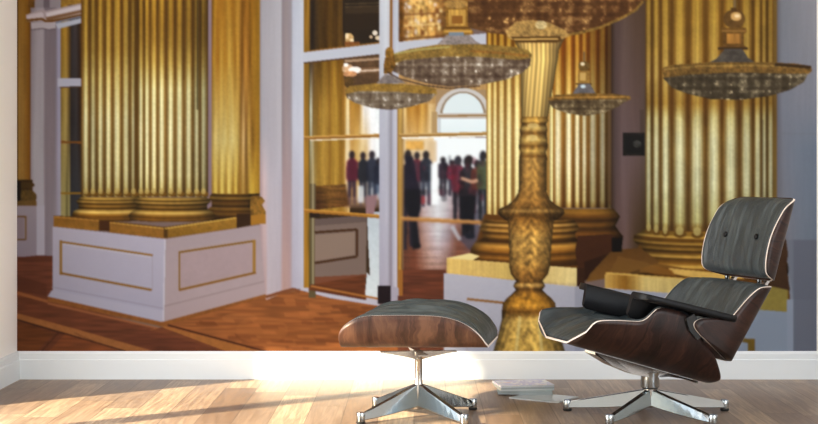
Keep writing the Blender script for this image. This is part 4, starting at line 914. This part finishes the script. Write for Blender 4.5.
def leg_bm(ang, r0, r1, zt0, zb0, zt1, zb1, w0, w1):
    bm = bmesh.new(); ca, sa = math.cos(ang), math.sin(ang); rings = []
    for k in range(9):
        t = k / 8; rr = r0 + (r1 - r0) * t; zt = zt0 + (zt1 - zt0) * t; zb = zb0 + (zb1 - zb0) * t - .004 * math.sin(math.pi * t); w = w0 + (w1 - w0) * t
        sec = [(-w * .5, zb + .003), (-w * .42, zb), (w * .42, zb), (w * .5, zb + .003), (w * .30, zt - .003), (w * .22, zt), (-w * .22, zt), (-w * .30, zt - .003)]
        rings.append([(ca * rr - sa * a, sa * rr + ca * a, z) for a, z in sec])
    loft(bm, rings); return bm
def star_base(parent, angs, R, zt, zb, ztf, col_r, name='leg', w=.034):
    for a in angs:
        lg = obj(name, leg_bm(a, .012, R, zt, zb, ztf, .014, w, w * .8), M['chrome'], parent)
        bm = bmesh.new(); lathe(bm, [(.0, .010), (.0155, .010), (.0165, .013), (.0165, ztf + .002), (.0155, ztf + .004), (0, ztf + .004)], seg=20)
        bmesh.ops.translate(bm, verts=bm.verts, vec=(math.cos(a) * (R + .008), math.sin(a) * (R + .008), 0))
        obj('foot', bm, M['chrome'], lg, smooth=True, sharp=40)
        bm = bmesh.new(); lathe(bm, [(0, 0), (.0155, 0), (.0175, .003), (.0175, .009), (.014, .0105), (0, .0105)], seg=20)
        bmesh.ops.translate(bm, verts=bm.verts, vec=(math.cos(a) * (R + .008), math.sin(a) * (R + .008), 0))
        obj('glide', bm, M['rubber'], lg, smooth=True, sharp=40)

# ================================================================ the ottoman
OX, OY = (418.5 - VX) * 5.86 / FPX, 5.86
ot = empty('ottoman', (OX, OY, 0))
tag(ot, 'grey leather footstool in a brown walnut shell on a four-star metal base', 'ottoman')
fo = Frame(OX, OY, math.radians(-9))
ow, orr, oth = .17, .09, .009
z0 = fo.uz(336.5, 349.5, .255); z1 = fo.uz(486, 350, .255)
op0 = Vector(z0); op1 = Vector(z1); oL = (op1 - op0).length; od = (op1 - op0) / oL
on = Vector((-od.y, od.x)); on = on if on.y > 0 else -on
rim = [(336.5, 349), (334.5, 342), (336, 336), (340.5, 329), (348, 322.5), (358, 317.5), (368, 315.8), (380, 315.4), (400, 315.3), (420, 315.4), (440, 316.5), (452, 319), (463, 323), (473, 329.5), (480, 337), (484, 344), (486, 349.5)]
ohs = rim_profile(fo, op0, od, on, oL, rim, .26)
make_shell('shell', fo, ot, op0, od, on, oL, ohs, ow, orr, oth, [M['veneer2'], M['edge']])
make_cushion('cushion', fo, ot, op0, od, on, oL, ohs, ow, orr, oth, M['leather2'], c=.126, s0=.012, s1=.995, rise=.006, amp=.0085, bulge=.009, er=2.3, seed=3, tp=2.6)
bm = bmesh.new()
lathe(bm, [(0, .030), (.020, .030), (.022, .034), (.0205, .110), (.0165, .136), (.0155, .150), (.0155, .236), (.021, .243), (.022, .256), (0, .256)], seg=28)
obj('column', bm, M['satin'], ot, smooth=True, sharp=50)
bm = bmesh.new()
for a in (0, 90, 180, 270):
    a = math.radians(a + 8); ca, sa = math.cos(a), math.sin(a); rings = []
    for rr, zt, zb, w in ((.0, .2585, .222, .026), (.05, .2585, .236, .030), (.11, .2585, .249, .036), (.150, .2585, .254, .040)):
        rings.append([(ca * rr - sa * q, sa * rr + ca * q, z) for q, z in ((-w / 2, zb), (w / 2, zb), (w / 2, zt), (-w / 2, zt))])
    loft(bm, rings)
obj('seat_bracket', bm, M['satin'], ot)
star_base(ot, [math.radians(a) for a in (38, 128, 218, 308)], .272, .130, .043, .040, .02)

# ================================================================ the lounge chair
CX, CY = (650 - VX) * 5.90 / FPX, 5.90
ch = empty('lounge_chair', (CX, CY, 0))
tag(ch, 'reclined lounge chair with slate grey leather pads in dark wood shells on a star base', 'chair')
fc = Frame(CX, CY, math.radians(18))
vm = [M['veneer'], M['edge']]
def panel(name, spine, rim, wsp, wrim, wf, r, th, cush, bow=0.0, flip=False, **ck):
    p0 = Vector(fc.uz(*spine[0], wsp)); p1 = Vector(fc.uz(*spine[1], wsp)); Ln = (p1 - p0).length; d = (p1 - p0) / Ln
    n = Vector((d.y, -d.x))
    if flip: n = -n
    hs = rim_profile(fc, p0, d, n, Ln, rim, wrim)
    make_shell(name, fc, ch, p0, d, n, Ln, hs, wf, r, th, vm, bow=bow)
    make_cushion(cush, fc, ch, p0, d, n, Ln, hs, wf, r, th, M['leather'], bow=bow, **ck)
    return p0, d, n, Ln, hs
TAIL[:] = [.052, .925]
# seat: spine runs from the front lip to the back
seat_rim = [(574, 346), (577, 339), (581, 333), (585, 328), (591, 324.5), (600, 321.6), (612, 320.8), (628, 321.2), (640, 322), (646, 320), (651, 315), (656, 309.5), (662, 307), (683, 312), (690, 317), (697, 330), (706, 345), (715, 355), (719, 360), (721.5, 365), (723, 374)]
sp0, sd, sn, sL, shs = panel('seat_shell', [(574, 345.5), (723, 387.6)], seat_rim, .17, .28, .10, .18, .008, 'seat_cushion',
      c=.060, s0=.012, s1=.93, rise=.006, amp=.0060, er=5, seed=5, tp=4.0, cfun=lambda s: .020 + .085 * min(1, s * 4.0))
TAIL[:] = [0.0, 1.0]
# lower back: from the bottom edge up
back_rim = [(728, 362), (715, 350), (703, 338), (696, 330), (693.6, 325), (696, 320.5), (703, 318), (718, 318.5), (731, 319), (740, 308), (748, 298.5), (757, 290.5), (764, 287), (770, 286.5)]
bp0, bd, bn, bL, bhs = panel('back_shell', [(729, 362), (770, 286.5)], back_rim, .20, .30, .185, .115, .008, 'back_cushion', flip=False,
      c=.060, s0=.16, s1=.985, rise=.004, amp=.0022, er=5, seed=8, tp=5.0)
# headrest
head_rim = [(771, 281), (766.3, 276), (765, 266), (767, 250), (771.4, 234), (778, 220), (786, 206), (793, 199.5)]
hp0, hd, hn, hL, hhs = panel('headrest_shell', [(772.5, 281.5), (794, 198.5)], head_rim, .19, .25, .180, .075, .008, 'headrest_cushion', flip=False,
      c=.052, s0=.02, s1=.985, rise=.004, amp=.0018, er=5, seed=11, tp=4.0)
print('BACK n', bn, 'HEAD n', hn, 'SEAT n', sn, 'shs', [tuple(round(v, 3) for v in q) for q in shs])
print('bhs', [tuple(round(v, 3) for v in q) for q in bhs]); print('hhs', [tuple(round(v, 3) for v in q) for q in hhs])
# two buttons on the headrest
for lat, ss in ((-.135, .47), (.105, .47)):
    c = hp0 + hd * (ss * hL) + hn * (.010 + .006 + .052 + .004)
    p = fc.w(c.x, lat, c.y); nn = fc.w(hn.x, 0, hn.y).normalized()
    bm = bmesh.new(); bmesh.ops.create_uvsphere(bm, u_segments=16, v_segments=10, radius=.012)
    bmesh.ops.scale(bm, verts=bm.verts, vec=(1, 1, .55))
    bmesh.ops.transform(bm, matrix=Matrix.Translation(p) @ nn.to_track_quat('Z', 'Y').to_matrix().to_4x4(), verts=bm.verts)
    obj('button', bm, M['black_leather'], ch, smooth=True)
# aluminium braces behind the two back shells
for lat in (-.125, .125):
    rings = []
    path = [bp0 + bd * (bL * .45) - bn * .007, bp0 + bd * (bL * .8) - bn * .012, bp0 + bd * bL - bn * .016, hp0 - hn * .014, hp0 + hd * (hL * .2) - hn * .012, hp0 + hd * (hL * .45) - hn * .006]
    bm = bmesh.new()
    for k, q in enumerate(path):
        w = .026; t = .006
        nrm = bn if k < 3 else hn
        rings.append([fc.w(q.x + nrm.x * b_, lat + a, q.y + nrm.y * b_) for a, b_ in ((-w / 2, -t), (w / 2, -t), (w / 2, t), (-w / 2, t))])
    loft(bm, rings); obj('back_brace', bm, M['satin'], ch)
    bm = bmesh.new()
    q = (bp0 + bd * bL + hp0) / 2 + hn * .012
    for k in (0, 1):
        c = q + hn * (.018 * k - .012)
        lathe(bm, [(0, -.010), (.010, -.010), (.010, .010), (0, .010)], seg=14)
    bmesh.ops.translate(bm, verts=bm.verts, vec=fc.w(q.x, lat, q.y))
    obj('spacer', bm, M['chrome'], ch, smooth=True, sharp=40)
# armrests: leather slab that rolls over the inner edge and hangs inside the shell
def armrest(side):
    f0 = Vector(fc.uz(640, 292.5, .27)); f1 = Vector(fc.uz(736, 316.0, .27)); Ln = (f1 - f0).length; d = (f1 - f0) / Ln; n = Vector((-d.y, d.x))
    if n.y < 0: n = -n
    bm = bmesh.new(); rings = []
    K = 30
    for k in range(K + 1):
        t = k / K; e = max(0.02, 1 - (2 * t - 1) ** 14) ** .5
        win, wout = .198, .316
        wc = (win + wout) / 2
        drop = (.100 if t < .40 else .100 - .068 * min(1, (t - .40) / .30)) * (.88 + .12 * min(1, t / .03))
        th = .026
        wo = wc + (wout - wc) * e
        sec = [(wo, -.006), (wo - .005, 0), (win + .018, 0), (win + .006, -.004), (win, -.014), (win - .006, -drop + .008), (win - .003, -drop), (win + .010, -drop), (win + .014, -drop + .008), (win + .022, -th), (wo - .006, -th), (wo, -th + .006)]
        c = f0 + d * (t * Ln)
        sg = side
        rings.append([fc.w(c.x + n.x * h * 1.0, sg * w, c.y + n.y * h) for w, h in sec])
    loft(bm, rings)
    obj('armrest', bm, M['black_leather'], ch, smooth=True, sharp=50)
for sd_ in (1, -1): armrest(sd_)
# black shock mounts between seat wall, arm and back flange
for sg in (1, -1):
    a = Vector(fc.uz(689, 316, .285)); b = Vector(fc.uz(699, 338, .285)); dd = (b - a).normalized(); nn = Vector((-dd.y, dd.x))
    bm = bmesh.new(); rings = []
    for q, hw in ((a, .018), ((a + b) / 2, .026), (b, .012)):
        rings.append([fc.w(q.x + nn.x * s_ * hw, sg * w_, q.y + nn.y * s_ * hw) for s_, w_ in ((-1, .283), (1, .283), (1, .294), (-1, .294))])
    loft(bm, rings); obj('shock_mount', bm, M['rubber'], ch)
# base: five legs, column, bracket
star_base(ch, [math.radians(-90 + 36 + 72 * k) for k in range(5)], .325, .104, .040, .040, .04, w=.036)
bm = bmesh.new()
lathe(bm, [(0, .030), (.010, .030), (.013, .040), (.024, .046), (.026, .100), (.026, .104), (0, .104)], seg=28)
obj('hub', bm, M['satin'], ch, smooth=True, sharp=50)
bm = bmesh.new(); lathe(bm, [(0, .1045), (.031, .1045), (.031, .110), (0, .110)], seg=28); obj('collar', bm, M['rubber'], ch, smooth=True, sharp=50)
bm = bmesh.new()
lathe(bm, [(0, .1105), (.036, .1105), (.038, .116), (.036, .150), (.040, .172), (0, .172)], seg=28)
obj('column', bm, M['chrome'], ch, smooth=True, sharp=50)
bm = bmesh.new()
def strut(px_end, w_end, lat0, lat1, mid=.5):
    e = Vector(fc.uz(px_end[0], px_end[1], 0)); rings = []
    for t in (0, .35, .7, 1):
        u = e.x * t; zt = None
        # top rides along the underside of the seat
        along = (Vector((u, 0)).x - sp0.x) / sd.x
        ztop = sp0.y + sd.y * along - .002
        zb = .150 * (1 - t) + (ztop - .010) * t
        w = .060 * (1 - t) + w_end * t; lt = lat0 * (1 - t) + lat1 * t
        rings.append([fc.w(u, lt - w / 2, zb), fc.w(u, lt + w / 2, zb), fc.w(u, lt + w / 2 * .9, ztop), fc.w(u, lt - w / 2 * .9, ztop)])
    loft(bm, rings)
strut((590, 352), .10, .0, .0); strut((694, 376), .07, 0, 0)
obj('tilt_bracket', bm, M['satin'], ch)

# ================================================================ magazines on the floor
def magazine(x, y, z, wx, wy, th, rz, cover, pages, name='magazine'):
    o = empty(name, (x, y, z), rz)
    bm = bmesh.new(); box(bm, -wx / 2 + .001, wx / 2 - .001, -wy / 2 + .001, wy / 2 - .001, .0006, th - .0006); obj('pages', bm, pages, o)
    bm = bmesh.new()
    box(bm, -wx / 2, wx / 2, -wy / 2, wy / 2, th - .0006, th); box(bm, -wx / 2, wx / 2, -wy / 2, wy / 2, 0, .0006)
    box(bm, -wx / 2 - .0006, -wx / 2, -wy / 2, wy / 2, 0, th)
    obj('cover', bm, cover, o)
    return o
def m_cover(name, base, blotches, scale=9):
    m, nt, b = mat(name, base, .3, spec=.5, coat=.4)
    tc = N(nt, 'ShaderNodeTexCoord')
    f = noise(nt, tc.outputs['Object'], scale, 3, .6, 1.2)
    L(nt, ramp(nt, f, [(.36, base), (.48, blotches[0]), (.56, base), (.64, blotches[1])]), b.inputs['Base Color'])
    return m
def m_pages(name, col):
    m, nt, b = mat(name, col, .7, spec=.2)
    tc = N(nt, 'ShaderNodeTexCoord')
    f = noise(nt, mapping(nt, tc.outputs['Object'], (4, 4, 900)), 1.0, 2)
    L(nt, mixc(nt, f, tuple(c * .72 for c in col), col), b.inputs['Base Color'])
    return m
cov_top = m_cover('illustrated_cover', (.80, .80, .82), [(.40, .38, .72), (.66, .34, .44)], 9)
cov_teal = m_cover('teal_cover', (.22, .33, .33), [(.30, .42, .42), (.16, .24, .25)])
cov_grey = m_cover('grey_cover', (.33, .36, .37), [(.42, .44, .45), (.24, .26, .27)])
cov_silver = m_cover('silver_cover', (.50, .56, .58), [(.56, .61, .63), (.44, .50, .52)])
pg_w = m_pages('white_pages', (.72, .74, .74)); pg_g = m_pages('grey_pages', (.46, .50, .50))
flat = magazine(.545, 6.345, .0, .235, .185, .0045, math.radians(-34), cov_silver, pg_w)
tag(flat, 'thin silver-grey magazine lying flat on the floor, partly under the stack beside the chair', 'magazine')
stack = [(.0085, cov_grey, pg_g, -4, .006, 'grey magazine at the very bottom of the stack near the baseboard'),
         (.0075, cov_teal, pg_g, -2, .002, 'teal-edged magazine, second from the bottom of the stack'),
         (.0080, cov_grey, pg_w, 7, .0, 'grey magazine in the middle of the stack, third from the bottom'),
         (.0070, cov_teal, pg_g, 9, -.002, 'teal magazine lying second from the top of the stack'),
         (.0085, cov_top, pg_w, 10, -.003, 'white magazine with a lilac and pink cover on top of the stack')]
z = .0046
for th, cv, pg, a, dx, lb in stack:
    o = magazine(.470 + dx, 6.50, z, .235, .175, th, math.radians(a), cv, pg)
    tag(o, lb, 'magazine', 'stack of magazines'); z += th + .0002
